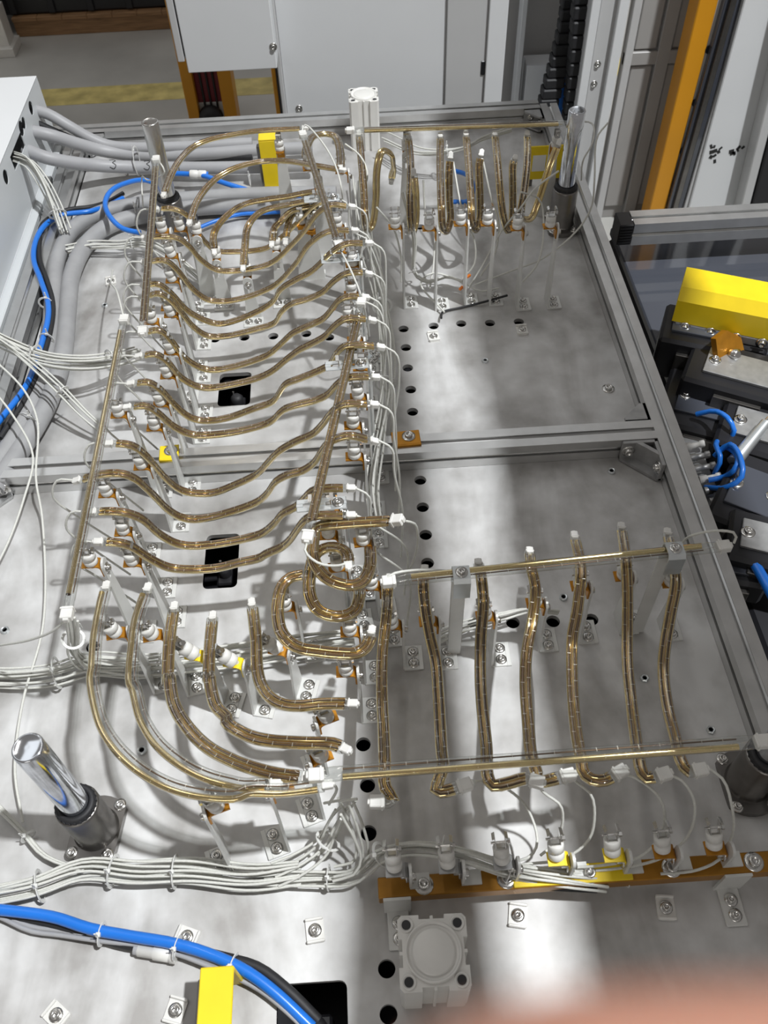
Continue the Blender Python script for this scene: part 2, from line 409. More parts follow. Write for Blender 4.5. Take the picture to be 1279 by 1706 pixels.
def lamp(label, pts, group, up=(0, 0, 1), caps=(1, 1), clear=0.018, wires=(), step=0.007, cat='heating lamp', k=0.9, arc=(-240, 60), half=0):
    path = even(smooth_path(pts, 10), step)
    fr = frames(path, up); n = len(path)
    L = sum((b - a).length for a, b in zip(path, path[1:]))
    o0 = path[0].copy()
    t = thing('heating_lamp', label, cat, (o0.x, o0.y, o0.z), 0, group)
    P = [p - o0 for p in path]
    nc = max(1, int(clear / L * (n - 1)))
    r = LR * k
    tp = lambda f: (1, 1) if 0.02 < f < 0.98 else (0.96, 0.62)
    MB().sweep(P, [(x * k, y * k) for x, y in twin(LR)], fr=fr, taper=tp).build('quartz_tube', M['glass'], t)
    g = MB(); A0, A1 = arc
    for sgn in (1, -1):
        if half and sgn != half: continue
        lo, hi = (A0, A1) if not half else (-270, 89)
        sec = [(sgn * (LD * k) + 0.9 * r * math.cos(math.radians(a)), 0.9 * r * math.sin(math.radians(a))) for a in [lo + (hi - lo) * i / 15 for i in range(16)]]
        g.sweep(P[nc:n - nc], sec, closed=False, fr=fr[nc:n - nc])
    g.build('reflector_coating', M['gold'], t)
    f = MB(); tk = MB()
    for sgn in (1, -1):
        q = [P[i] + fr[i][1] * sgn * LD * k + fr[i][2] * r * 0.45 for i in range(nc, n - nc)]
        f.sweep(q, ring(0.0008, 5), fr=fr[nc:n - nc])
        for i in range(nc + (sgn > 0), n - nc, 3):
            a, s_, b_ = fr[i]
            tk.box(P[i] + s_ * sgn * LD * k + b_ * r * 0.72, (r * 1.1, 0.0005, 0.0005), Matrix((s_, b_, a)).transposed())
    f.build('heating_coil', M['filament'], t); tk.build('coil_support', M['tick'], t)
    for e, on in zip((0, 1), caps):
        if not on: continue
        i = 0 if e == 0 else n - 1; d = -fr[0][0] if e == 0 else fr[-1][0]
        cap_block(P[i] - d * 0.003, d, fr[i][1], fr[i][2], (0.0135, 0.009, 0.016) if on == 1 else (0.009, 0.007, 0.012)).build('end_cap', M['ceramic'], t)
    for wp in wires:
        MB().tube(even(smooth_path([Vector(q) - o0 for q in wp], 8), 0.008), 0.0016, 7).build('lead_wire', M['wire'], t)
    return path, fr
# ------------------------------------------------------------------ clamp brackets under the lamps
def bar_mesh(h, w=0.018, wb=0.036):
    # upright flat bar, wide at the plate and tapering to a rounded, slotted head
    m = MB(); hw = w / 2; hb = max(hw, min(wb / 2, hw + h * 0.07)); sl = 0.0025
    top = [(hw * math.cos(math.radians(a)), h - hw + hw * math.sin(math.radians(a))) for a in range(0, 181, 20)]
    X, Y = Vector((0, 1, 0)), Vector((0, 0, 1))
    s0, s1 = h - 0.036, h - 0.009
    if s0 < 0.004:
        m.prism([(hb, 0)] + top + [(-hb, 0)], -0.0015, 0.0015, X, Y); return m.mesh('post', M['bar'])
    m.prism([(-hb, 0), (hb, 0), (hw, s0), (-hw, s0)], -0.0015, 0.0015, X, Y)
    m.prism([(sl, s0), (hw, s0), (hw, s1), (sl, s1)], -0.0015, 0.0015, X, Y)
    m.prism([(-hw, s0), (-sl, s0), (-sl, s1), (-hw, s1)], -0.0015, 0.0015, X, Y)
    m.prism([(hw, s1)] + top + [(-hw, s1)], -0.0015, 0.0015, X, Y)
    return m.mesh('post', M['bar'])
def foot_mesh():
    # foot with two open slots lying across it
    m = MB(); L, W = 0.026, 0.036; t = 0.0015
    m.box((0.003, 0, t), (0.006, W, 0.003)); m.box((L - 0.003, 0, t), (0.006, W, 0.003), ch=0.0005)
    for y, l in ((-W / 2 + 0.0028, 0.0056), (0, 0.009), (W / 2 - 0.0028, 0.0056)): m.box((L / 2, y, t), (L - 0.012, l, 0.003))
    return m.mesh('foot', M['bar'])
def angle_mesh(col='amber'):
    # folded strip: tab bolted to the post, rounded fold, lug carrying the insulator
    m = MB(); t = 0.0022; w = 0.015
    prof = [(-0.0016, -0.020), (-0.0016 - t, -0.020)]
    R = 0.005
    inner = [(-0.0016 - t - R + R * math.cos(math.radians(a)), -R - t + R * math.sin(math.radians(a))) for a in range(0, 91, 30)]
    outer = [(-0.0016 - t - R + (R + t) * math.cos(math.radians(a)), -R - t + (R + t) * math.sin(math.radians(a))) for a in range(0, 91, 30)]
    poly = [(-0.0016 - t, -0.022)] + inner + [(-0.026, -t), (-0.026, 0)] + outer[::-1] + [(-0.0016, -0.022)]
    m.prism(poly, -w / 2, w / 2, Vector((1, 0, 0)), Vector((0, 0, 1)))
    return m.mesh('angle_bracket', M[col])
def insulator_mesh():
    return MB().lathe([(0.0045, -0.007), (0.0045, 0), (0.0082, 0.0002), (0.0088, 0.001), (0.0088, 0.0085), (0.0079, 0.009), (0.0079, 0.0100), (0.0088, 0.0105), (0.0088, 0.0185), (0.0078, 0.0198), (0.003, 0.0198)], 20).mesh('insulator', M['ceramic'])
def clip_mesh():
    # spring steel fork gripping the tube
    m = MB()
    for s in (-1, 1):
        m.box((s * 0.0052, 0, 0.0265), (0.0008, 0.010, 0.0135), Matrix.Rotation(s * 0.06, 3, 'Y'))
        m.box((s * 0.0068, 0, 0.0345), (0.0036, 0.010, 0.0008), Matrix.Rotation(s * 0.5, 3, 'Y'))
    m.box((0, 0, 0.0204), (0.011, 0.010, 0.0010))
    m.cyl((-0.010, 0.0, 0.0255), (0.010, 0.0, 0.0255), 0.0014, 8)
    m.lathe([(0.0034, 0), (0.0034, 0.003)], 6, (0.0075, 0, 0.0255), (1, 0, 0), smooth=False)
    return m.mesh('spring_clip', M['steel'])
HEAD = 0.037
def bracket(Lp, ang, label, group, tilt=0.0, foot=True, base_z=0.0, bright=False, reach=0.014, clip_turn=0.0):
    """Lp: lamp axis point held by the clip; ang: heading of the foot on the plate."""
    ca, sa = math.cos(ang), math.sin(ang)
    lx = -reach - HEAD * math.sin(tilt); h = Lp.z - HEAD * math.cos(tilt) - base_z
    h = max(0.03, round(h / 0.004) * 0.004)
    t = thing('lamp_bracket', label, 'bracket', (Lp.x - lx * ca, Lp.y - lx * sa, base_z), ang, group)
    link('post', cached(('bar', h), lambda: bar_mesh(h + 0.004)), t)
    if foot:
        link('foot', cached('foot', foot_mesh), t)
        for y in (-0.0085, 0.0085):
            k = link('screw', SCREW, t); k.location = (0.013, y, 0.003); k.rotation_euler = (0, 0, random.random())
    a = link('angle_bracket', cached(('ang', bright), lambda: angle_mesh('yellow' if bright else 'amber')), t); a.location = (0, 0, h)
    k = link('bolt', SCREW, t); k.location = (0.0012, 0, h - 0.013); k.rotation_euler = (0, PI / 2, 0)
    i = link('insulator', cached('ins', insulator_mesh), t); i.location = (-reach, 0, h); i.rotation_euler = (0, -tilt, 0)
    c = link('spring_clip', cached('clip', clip_mesh), t); c.location = (-reach, 0, h); c.rotation_euler = Matrix.Rotation(-tilt, 3, 'Y').to_euler() if not clip_turn else (Matrix.Rotation(-tilt, 3, 'Y') @ Matrix.Rotation(clip_turn, 3, 'Z')).to_euler()
    return t
def along(path, s):
    """point a distance s (m) in from the start, or from the end if negative"""
    P = path if s >= 0 else path[::-1]; s = abs(s)
    for a, b in zip(P, P[1:]):
        d = (b - a).length
        if s <= d: return a.lerp(b, s / d)
        s -= d
    return P[-1]
def px(scale, ox, oy, *pts): return [(x / scale + ox, y / scale + oy) for x, y in pts]

# ---- wave lamps: each bends in a vertical plane across the left half
cA = lambda *p: px(3.1975, 60, 720, *p); cB = lambda *p: px(3.553, 400, 760, *p); cC = lambda *p: px(3.553, 380, 440, *p)
cD = lambda *p: px(2.665, 0, 380, *p); cE = lambda *p: px(2.1317, 400, 100, *p); cF = lambda *p: px(2.665, 0, 0, *p)
WAVES = [
    cA((345, 585), (430, 588), (500, 605), (600, 670), (700, 718), (780, 730), (950, 725), (1080, 695), (1190, 670)) + cB((60, 620), (150, 580), (240, 540), (290, 500), (340, 430), (390, 372), (440, 352), (540, 350), (640, 350)),
    cA((310, 425), (400, 422), (480, 430), (560, 460), (660, 545), (740, 590), (810, 605), (930, 600), (1100, 570), (1200, 540)) + cB((60, 470), (130, 452), (200, 400), (250, 340), (330, 298), (380, 250), (430, 205), (520, 190), (640, 190)),
    cA((230, 255), (340, 225), (460, 222), (530, 250), (620, 330), (700, 410), (765, 450), (830, 465), (920, 455), (1050, 420), (1180, 370)) + cB((50, 300), (110, 275), (160, 220), (210, 150), (270, 115), (370, 85), (440, 35)) + cC((550, 1110), (590, 1060), (650, 1030), (720, 1015), (850, 1045)),
    cA((400, 62), (460, 62), (520, 75), (590, 130), (680, 235), (750, 295), (800, 318), (930, 325), (1060, 280), (1180, 220)) + cC((0, 1318), (100, 1278), (180, 1235), (230, 1180), (300, 1108), (400, 1050), (500, 1005), (560, 945), (610, 880), (670, 835), (740, 825), (850, 830)),
    cD((575, 795), (650, 790), (700, 820), (770, 880), (830, 910), (880, 920), (1000, 912), (1130, 885), (1200, 860)) + cC((100, 978), (200, 960), (260, 925), (330, 860), (400, 835), (520, 805), (590, 770), (640, 715), (700, 675), (780, 665), (860, 668)),
    cD((590, 690), (660, 685), (710, 715), (780, 790), (840, 838), (900, 855), (1000, 845), (1130, 800), (1210, 770)) + cC((100, 858), (220, 825), (280, 775), (340, 710), (420, 678), (520, 638), (600, 595), (640, 530), (690, 485), (770, 478), (890, 490)),
    cD((625, 568), (690, 560), (740, 590), (800, 660), (860, 697), (920, 710), (1000, 700), (1130, 670), (1200, 640)) + cC((100, 690), (200, 668), (280, 630), (350, 560), (420, 508), (500, 468), (570, 428), (630, 365), (690, 325), (760, 318), (840, 330)),
    cD((640, 462), (710, 455), (760, 500), (820, 575), (880, 615), (940, 630), (1040, 615), (1150, 580)) + cC((0, 608), (100, 580), (240, 535), (310, 475), (380, 410), (470, 367), (560, 325), (620, 258), (660, 210), (720, 190), (800, 195)),
    cD((650, 305), (700, 290), (745, 310), (800, 370), (860, 440), (920, 478), (1000, 480), (1130, 450), (1220, 420)) + cC((120, 388), (240, 355), (310, 290), (370, 238), (470, 207), (560, 165), (620, 105), (690, 58), (760, 48), (820, 55)),
    cD((650, 252), (705, 250), (760, 290), (830, 365), (900, 405), (970, 425), (1060, 405), (1180, 350)) + cC((0, 345), (80, 308), (200, 258), (270, 215), (310, 150), (400, 92), (490, 45)) + cE((340, 670), (380, 652), (450, 650)),
    cD((650, 150), (735, 145), (790, 190), (850, 265), (920, 317), (1000, 325), (1100, 305), (1190, 270)) + cE((60, 830), (130, 795), (200, 720), (240, 660), (290, 620), (330, 605), (400, 605)),
    cD((650, 42), (720, 38), (790, 45), (840, 82), (890, 140), (960, 185), (1050, 190), (1180, 165)) + cE((60, 735), (130, 708), (180, 660), (230, 605), (275, 545), (320, 515), (390, 520)),
    cF((700, 930), (750, 925), (795, 935), (835, 962), (870, 1020)) + cD((850, 12), (890, 52), (950, 95), (1050, 105), (1180, 90)) + cE((60, 675), (120, 650), (180, 600), (225, 555), (265, 515), (330, 490)),
]
WAVE_Z = 0.182
for i, pts in enumerate(WAVES):
    q = [pts[0]]
    for p in pts[1:]:
        if p[0] > q[-1][0] + 9: q.append(p)
    pts = q
    p0 = at(*pts[1], WAVE_Z); y = p0.y
    P = [aty(u, v, y) for u, v in pts]
    zr = 0.205                                    # level the far end off at the rim of the right column
    which = ORD[i] if i < 10 else ORD[i]
    tip = {0: 'nearest the front corner lamps', 12: 'rearmost of the row'}.get(i, 'counted from the front')
    path, fr = lamp(f'wavy gold lamp sagging across the left bench, {which} from the front', P, 'wavy gold lamps of the left bench', clear=0.014, caps=(2, 2), k=0.78,
                    wires=[[P[0] + Vector((-0.008, 0, 0)), P[0] + Vector((-0.03, 0.004, -0.002)), P[0] + Vector((-0.045, 0.0, -0.03)), P[0] + Vector((-0.03, 0.01, -0.09)), Vector((P[0].x + 0.0, y + 0.02, 0.012))],
                           [P[-1] + Vector((0.008, 0, 0)), P[-1] + Vector((0.025, -0.004, -0.012)), P[-1] + Vector((0.028, -0.008, -0.06)), Vector((0.045, y - 0.02, 0.09)), Vector((0.04 , y - 0.05, 0.02))]])
    bracket(along(path, 0.030) - Vector((0, 0, 0.002)), 0.0, f'clamp bracket holding the left end of the {which} wavy lamp from the front', 'clamp brackets of the left column', tilt=random.uniform(-0.1, 0.2))
    if i < 12:
        bracket(along(path, -0.026) - Vector((0, 0, 0.002)), 0.0, f'clamp bracket holding the right end of the {which} wavy lamp from the front', 'clamp brackets of the middle column', tilt=random.uniform(-0.05, 0.1))

# ---- corner arcs
c1 = lambda *p: px(3.045, 0, 1080, *p); c2 = lambda *p: px(2.78, 360, 1200, *p)
FRONT = [
    cA((372, 830), (345, 950), (320, 1100), (310, 1250)) + c1((470, 150), (490, 280), (530, 405), (610, 520), (720, 617), (850, 690), (1000, 733), (1200, 745)) + c2((150, 325), (300, 325), (420, 312), (500, 300)),
    cA((592, 840), (540, 1000), (520, 1150), (510, 1330)) + c1((685, 205), (722, 350), (800, 478), (920, 580), (1050, 648), (1200, 688)) + c2((120, 300), (260, 297)),
    cA((735, 940), (712, 1100), (700, 1330)) + c1((855, 130), (880, 280), (950, 400), (1050, 500), (1150, 557)) + c2((50, 158), (150, 215), (280, 250), (410, 266)),
    cA((940, 990), (925, 1150), (918, 1330)) + c1((1057, 130), (1090, 285), (1150, 355)) + c2((50, 12), (150, 72), (250, 95), (400, 105), (540, 110), (590, 130)),
    cB((70, 880), (80, 960), (95, 1100), (100, 1250), (122, 1350), (180, 1430), (260, 1470), (350, 1478), (500, 1465), (650, 1465)),
]
hF = [(0.17, 0.20, 0.20), (0.17, 0.19, 0.198), (0.15, 0.18, 0.195), (0.13, 0.165, 0.185), (0.13, 0.14, 0.165)]
LF = ['outermost of the five front corner arcs', 'second of the five front corner arcs from outside', 'middle one of the five front corner arcs', 'second smallest of the five front corner arcs', 'smallest of the five front corner arcs']
for i, pts in enumerate(FRONT):
    pts = thin(pts)
    n = len(pts) - 1; a, m, b = hF[i]; P = []
    for k, (u, v) in enumerate(pts):
        f = k / n; z = a + (m - a) * min(1, f * 2) if f < 0.5 else m + (b - m) * (f - 0.5) * 2
        P.append(at(u, v, z))
    path, fr = lamp(f'gold quarter-circle twin-tube lamp, {LF[i]}', P, 'corner arc lamps at the front left', clear=0.012, caps=(2, 2), k=0.88, half=(1 if i < 2 else 0))
    T = path[6] - path[0]; ang = math.atan2(T.y, T.x)
    q = along(path, 0.045)
    side = i >= 2
    bracket(q - Vector((0, 0, 0.003)), 0.15 if not side else -0.25, f'clamp bracket at the upper end of the {LF[i].replace(" of the five front corner arcs", " front arc")}', 'clamp brackets of the front corner',
            tilt=0.25 if not side else 0.75, bright=i in (2, 3))
    q = along(path, -0.035 if i != 0 else -0.12)
    if i != 1:
        bracket(q - Vector((0, 0, 0.003)), PI + 0.3 if i == 0 else -PI * .9, f'clamp bracket at the right end of the {LF[i].replace(" of the five front corner arcs", " front arc")}', 'clamp brackets of the front corner', tilt=-0.15)
REAR = [
    cF((728, 862), (760, 775), (800, 708), (860, 650), (930, 620), (1000, 604), (1090, 588), (1180, 578), (1279, 574)) + [(505, 214)],
    cF((842, 985), (872, 900), (920, 830), (980, 778), (1060, 740), (1170, 716), (1279, 716)) + [(520, 275), (568, 283)],
    [(357, 418), (356, 390)] + cF((978, 988), (1030, 938), (1090, 905), (1180, 886), (1279, 872)) + [(505, 322), (530, 318)],
    [(405, 445), (408, 410)] + cF((1103, 1000), (1150, 945), (1220, 920)) + [(480, 341), (520, 333)],
    [(453, 405), (457, 380)] + cF((1245, 985)) + [(485, 352), (515, 345), (535, 345)],
    [(476, 400), (478, 385), (486, 358), (505, 349), (525, 355)],
]
hR = [(0.19, 0.205, 0.205), (0.17, 0.19, 0.20), (0.12, 0.17, 0.19), (0.12, 0.16, 0.18), (0.13, 0.16, 0.17), (0.13, 0.15, 0.16)]
LRr = ['outermost of the rear corner arcs', 'second of the rear corner arcs from outside', 'third of the rear corner arcs from outside', 'fourth of the rear corner arcs from outside', 'second smallest of the rear corner arcs', 'smallest of the rear corner arcs']
for i, pts in enumerate(REAR):
    pts = thin(pts)
    n = len(pts) - 1; a, m, b = hR[i]; P = []
    for k, (u, v) in enumerate(pts):
        f = k / n; z = a + (m - a) * min(1, f * 2) if f < 0.5 else m + (b - m) * (f - 0.5) * 2
        P.append(at(u, v, z))
    path, fr = lamp(f'gold arched twin-tube lamp, {LRr[i]}', P, 'corner arc lamps at the rear left', clear=0.012, caps=(2, 2), k=0.8)
    bracket(along(path, -0.05 if i < 2 else -0.025) - Vector((0, 0, 0.003)), PI / 2, f'clamp bracket at the right end of the {LRr[i].replace(" of the rear corner arcs", " rear arc")}', 'clamp brackets of the rear corner')
    if i not in (0, 5): bracket(along(path, 0.03) - Vector((0, 0, 0.003)), -PI / 2, f'clamp bracket at the lower end of the {LRr[i].replace(" of the rear corner arcs", " rear arc")}', 'clamp brackets of the rear corner', tilt=0.2)

# ---- straight lamps along the rims
def straight(label, a, b, z, wires=(), caps=(1, 1), z2=None, k=0.9, **kw):
    return lamp(label, [at(*a, z), at((a[0] + b[0]) / 2, (a[1] + b[1]) / 2, (z + (z2 or z)) / 2), at(*b, z2 or z)], 'straight gold rim lamps', caps=caps, clear=0.022, wires=wires, k=k, **kw)
def W(*pts): return [at(u, v, z) for u, v, z in pts]
straight('straight gold lamp along the left rim, rear one in front of the grey guide post', (260, 268), (238, 548), 0.215, [W((260, 262, .215), (274, 285, .2), (250, 300, .16), (236, 300, .08), (238, 345, .05))], k=0.74)
straight('straight gold lamp along the left rim, front one', (206, 536), (113, 1016), 0.215, [W((206, 530, .215), (196, 490, .2), (185, 470, .1), (188, 450, .02)), W((111, 1030, .215), (90, 1050, .19), (50, 1066, .15), (0, 1075, .1))], k=0.74, half=1)
straight('straight gold lamp slanting down the middle of the rear bench', (505, 226), (563, 405), 0.225, [W((503, 218, .225), (507, 208, .23), (535, 235, .23), (556, 270, .22), (568, 310, .21), (572, 350, .15)), W((566, 415, .225), (585, 452, .22), (602, 495, .2), (615, 560, .1))], k=0.74)
straight('straight gold lamp slanting down the middle of the front bench', (601, 508), (514, 888), 0.225, [W((603, 500, .225), (630, 515, .21), (640, 545, .18), (641, 600, .1), (636, 640, .05)), W((511, 905, .225), (508, 918, .22), (530, 938, .22), (565, 942, .2), (590, 928, .17))], k=0.74)
straight('straight gold lamp along the rear rim above the hanging lamps', (588, 217), (948, 205), 0.205, [W((952, 203, .205), (985, 205, .21), (986, 240, .2), (972, 265, .17), (968, 300, .1))], caps=(1, 2), half=1)
straight('straight gold lamp across the rear ends of the right-hand lamps', (655, 968), (1198, 911), 0.205, [W((640, 970, .205), (650, 958, .21), (690, 950, .205), (760, 952, .19)), W((1222, 905, .205), (1226, 890, .215), (1195, 884, .22), (1150, 893, .2), (1130, 915, .15))], half=-1)
straight('straight gold lamp across the front ends of the right-hand lamps', (535, 1291), (1262, 1236), 0.205, [W((512, 1292, .205), (545, 1302, .2), (560, 1312, .18), (548, 1340, .12))], half=1)

# ---- seven lamps running front to back on the right
c5 = lambda *p: px(2.0016, 640, 820, *p)
FT = [
    [(645, 985), (645, 1005), (643, 1030), (637, 1084), (636, 1154), (639, 1220), (641, 1275), (641, 1310), (655, 1334), (636, 1336)],
    c5((130, 310), (135, 380), (150, 470), (170, 560), (180, 680), (190, 860)) + [(737, 1280), (728, 1306), (726, 1318), (742, 1318), (766, 1311)],
    c5((325, 300), (330, 380), (322, 480), (320, 600), (325, 700), (340, 850), (345, 950)) + [(820, 1308), (845, 1305), (875, 1297), (886, 1300)],
    c5((490, 250), (503, 320), (495, 420), (475, 530), (470, 630), (480, 780), (490, 880), (508, 940)) + [(893, 1296), (903, 1302), (922, 1298), (938, 1294)],
    c5((655, 260), (642, 400), (627, 480), (625, 580), (630, 700), (640, 800), (658, 900)) + [(972, 1287), (984, 1298), (1006, 1300), (1026, 1290)],
    c5((805, 230), (810, 330), (810, 450), (810, 560), (820, 670), (835, 800), (850, 900)) + [(1068, 1284), (1076, 1296), (1098, 1292)],
    c5((972, 300), (955, 400), (935, 520), (930, 600), (945, 720), (970, 820)) + [(1133, 1265), (1145, 1285), (1158, 1284)],
]
zF = [0.175, 0.155, 0.12]
capw = [
    W((595, 1331, .135), (575, 1333, .13), (555, 1335, .12), (540, 1338, .1)),
    W((790, 1302, .13), (815, 1302, .12), (850, 1318, .10), (880, 1350, .07), (895, 1400, .06), (885, 1425, .06), (855, 1437, .06)),
    W((890, 1301, .13), (905, 1320, .12), (935, 1345, .1), (928, 1400, .06), (900, 1425, .06)),
    W((948, 1294, .13), (962, 1305, .12), (985, 1325, .11), (990, 1365, .09), (980, 1400, .07), (940, 1430, .06), (870, 1440, .055)),
    W((1036, 1288, .13), (1065, 1300, .13), (1095, 1325, .12), (1107, 1355, .1), (1100, 1390, .08), (1070, 1425, .065), (1000, 1442, .06), (900, 1446, .055)),
    W((1110, 1290, .13), (1135, 1300, .13), (1155, 1330, .12), (1156, 1365, .1), (1140, 1400, .07), (1100, 1430, .06), (1020, 1448, .055), (930, 1452, .05)),
    W((1180, 1280, .13), (1205, 1300, .13), (1218, 1340, .12), (1220, 1390, .08), (1200, 1430, .06), (1160, 1450, .055), (1100, 1456, .05)),
]
capat = [(614, 1331), (778, 1305), (884, 1302), (918, 1296), (1022, 1287), (1093, 1286), (1163, 1282)]
REARTAIL = [(648, 965), (707, 950), (797, 940), (882, 920), (957, 895), (1035, 880), (1112, 890)]
for i, pts in enumerate(FT):
    n = len(pts) - 1; P = [at(*REARTAIL[i], .15)]
    for k, (u, v) in enumerate(pts):
        f = min(1, k / 6); z = 0.16 - 0.035 * math.sin(PI * f) - 0.025 * f
        P.append(at(u, v, z))
    q = at(*capat[i], P[-1].z)
    path, fr = lamp(f'slender gold lamp running front to back, {ORD[i]} of the right-hand seven', P, 'lamps of the right front bench', caps=(2, 1), clear=0.014, wires=[capw[i]], k=0.85)
    b0 = at(*pts[1], .14)
    bracket(along(path, 0.055) - Vector((0.0, 0, 0.004)), 0.0, f'clamp bracket under the rear end of the {ORD[i]} of the seven right lamps', 'clamp brackets behind the seven right lamps', tilt=0.15, clip_turn=PI / 2 * 0)

# ---- lamps hanging in a row at the rear right
RT = [
    [(598, 225), (602, 270), (606, 320), (608, 365), (612, 384), (620, 375), (626, 330), (628, 280), (636, 252), (650, 256), (655, 275), (652, 300)],
    [(680, 228), (684, 280), (683, 330), (684, 370), (687, 388), (692, 370), (692, 320), (689, 290)],
    [(733, 228), (733, 280), (735, 345), (737, 378), (745, 383), (750, 365), (748, 330), (748, 285), (750, 262)],
    [(776, 225), (780, 270), (784, 330), (786, 370), (793, 382), (799, 365), (799, 320), (798, 275), (801, 258)],
    [(824, 225), (829, 275), (833, 320), (838, 360), (847, 385), (852, 370), (854, 320), (854, 275), (857, 265)],
    [(878, 225), (878, 270), (874, 310), (868, 350), (870, 364), (884, 364), (895, 340), (908, 300), (920, 265), (930, 240)],
]
for i, pts in enumerate(RT):
    n = len(pts) - 1; P = []
    low = max(range(len(pts)), key=lambda k: pts[k][1])
    for k, (u, v) in enumerate(pts):
        if k <= low: z = 0.19 + (0.085 - 0.19) * (k / low) ** 1.3; P.append(at(u, v, z))
        else:
            y0 = P[low].y; P.append(aty(u, v, y0 + 0.012 * (k - low)))
    path, fr = lamp(f'hooked gold lamp hanging below the rear rim, {ORD[i]} of its row from the left', P, 'hooked lamps at the rear right', caps=(2, 2), clear=0.014, up=(0, -0.6, 1), k=0.85)
INS = [(645, 335), (698, 335), (752, 335), (806, 332), (857, 331), (911, 334)]
FEET = [(640, 508), (685, 505), (737, 508), (785, 500), (826, 500), (872, 508), (922, 505)]
for i, (u, v) in enumerate(INS):
    # tall bars: foot on the plate in front, insulator carried to the rear
    f = at(*FEET[i + 1]); q = at(u, v, 0.14)
    t = thing('lamp_bracket', f'tall slim clamp bracket under the {ORD[i]} hooked lamp from the left', 'bracket', (f.x - 0.014, f.y, 0), 0.0, 'tall clamp brackets at the rear right')
    link('post', cached(('bar', 0.172), lambda: bar_mesh(0.172)), t); link('foot', cached('foot', foot_mesh), t)
    for y in (-0.0085, 0.0085): k = link('screw', SCREW, t); k.location = (0.013, y, 0.003)
    a = link('angle_bracket', cached(('ang', False), lambda: angle_mesh('amber')), t); a.location = (0, 0, 0.168)
    k = link('bolt', SCREW, t); k.location = (0.0012, 0, 0.155); k.rotation_euler = (0, PI / 2, 0)
    s = link('insulator', cached('ins', insulator_mesh), t); s.location = (-0.014, 0, 0.168)
    c = link('spring_clip', cached('clip', clip_mesh), t); c.location = (-0.014, 0, 0.168)

# ---- looped lamps in the middle column
LOOP = [
    ('uppermost gold loop lamp of the middle column with a straight arm to the right', cB((905, 380), (860, 384), (740, 390), (600, 400), (500, 410), (450, 425), (432, 500), (432, 600), (470, 680), (540, 738), (650, 765), (725, 742), (768, 650), (770, 560), (762, 490)), 0.215, 0.16),
    ('gold ring-like loop lamp just below the uppermost loop of the middle column', cB((640, 640), (625, 570), (570, 540), (500, 545), (440, 590), (412, 700), (412, 820), (450, 900), (510, 938), (600, 948), (672, 918), (702, 850), (706, 780)), 0.19, 0.14),
    ('largest gold loop lamp, C-shaped, above the smallest front corner arc', cB((400, 700), (360, 705), (300, 717), (250, 765), (225, 850), (222, 950), (242, 1040), (290, 1100), (360, 1138), (450, 1152), (560, 1165), (690, 1165), (742, 1130), (768, 1080), (776, 1045)), 0.165, 0.15),
    ('small gold arch lamp at the rear end of the middle column', cE((232, 345), (240, 300), (262, 270), (300, 262), (335, 270), (350, 300), (357, 350), (356, 380)), 0.20, 0.18),
]
for i, (lab, pts, za, zb) in enumerate(LOOP):
    n = len(pts) - 1
    P = [at(u, v, za + (zb - za) * k / n) for k, (u, v) in enumerate(pts)]
    wr = [W((675, 868, .215), (690, 872, .205), (696, 890, .18), (690, 930, .1), (676, 960, .03))] if i == 0 else ()
    path, fr = lamp(lab, P, 'looped lamps of the middle column', caps=(1 if i == 0 else 2, 2), clear=0.012, wires=wr, k=0.95)
    for s, nm in ((0.04, 'first arm'), (-0.05, 'bent arm')):
        bracket(along(path, s) - Vector((0, 0, 0.003)), 0.1 if s > 0 else 0.0, f'clamp bracket under the {nm} of the {["uppermost", "ring-like", "largest", "small rear"][i]} loop lamp', 'clamp brackets of the loop lamps')
# ------------------------------------------------------------------ slotted clamp plates on the straight lamps
def slotted(Lp, ang, label, length=0.062, w=0.020):
    t = thing('slotted_clamp', label, 'clamp', (Lp.x, Lp.y, Lp.z - 0.012), ang, 'slotted clamps on the middle straight lamps')
    m = MB(); hw = w / 2; L = length / 2; s = 0.0022
    for sg in (-1, 1): m.box((0, sg * (hw + s) / 2, 0), (length, hw - s, 0.002), ch=0.0008)
    for x0, x1 in ((-L, -L + 0.008), (-L + 0.026, L - 0.026), (L - 0.008, L)): m.box(((x0 + x1) / 2, 0, 0), (x1 - x0, 2 * s, 0.002))
    m.build('slotted_plate', M['zinc'], t)
    MB().prism([(L - 0.002, -0.0), (L, 0.0), (L, -Lp.z + 0.014), (L - 0.002, -Lp.z + 0.014)], -hw, hw, Vector((1, 0, 0)), Vector((0, 0, 1))).build('upright_plate', M['zinc'], t)
    MB().box((L + 0.018, 0, -Lp.z + 0.0145), (0.038, w, 0.003), ch=0.0008).build('foot', M['zinc'], t)
    for sg in (-1, 1):
        m = MB(); m.prism([(sg * a, b) for a, b in ((0.0109, 0.0), (0.0121, 0.0), (0.0121, 0.013), (0.0155, 0.013), (0.0155, 0.014), (0.0109, 0.014))][::sg], -0.006, 0.006, Vector((1, 0, 0)), Vector((0, 0, 1)))
        m.build('tube_clamp', M['steel'], t)
    k = link('screw', SCREW, t); k.location = (0.0205, 0, 0.001)
    k = link('screw', SCREW, t); k.location = (L + 0.02, 0, -Lp.z + 0.016)
for (u, v), z, lab in (((535, 320), .225, 'slotted zinc clamp under the upper part of the rear middle straight lamp'), ((566, 420), .225, 'slotted zinc clamp at the lower end of the rear middle straight lamp'),
                       ((577, 597), .225, 'slotted zinc clamp under the upper part of the front middle straight lamp'), ((534, 830), .225, 'slotted zinc clamp near the white cap of the front middle straight lamp')):
    slotted(at(u, v, z), 0.03, lab)
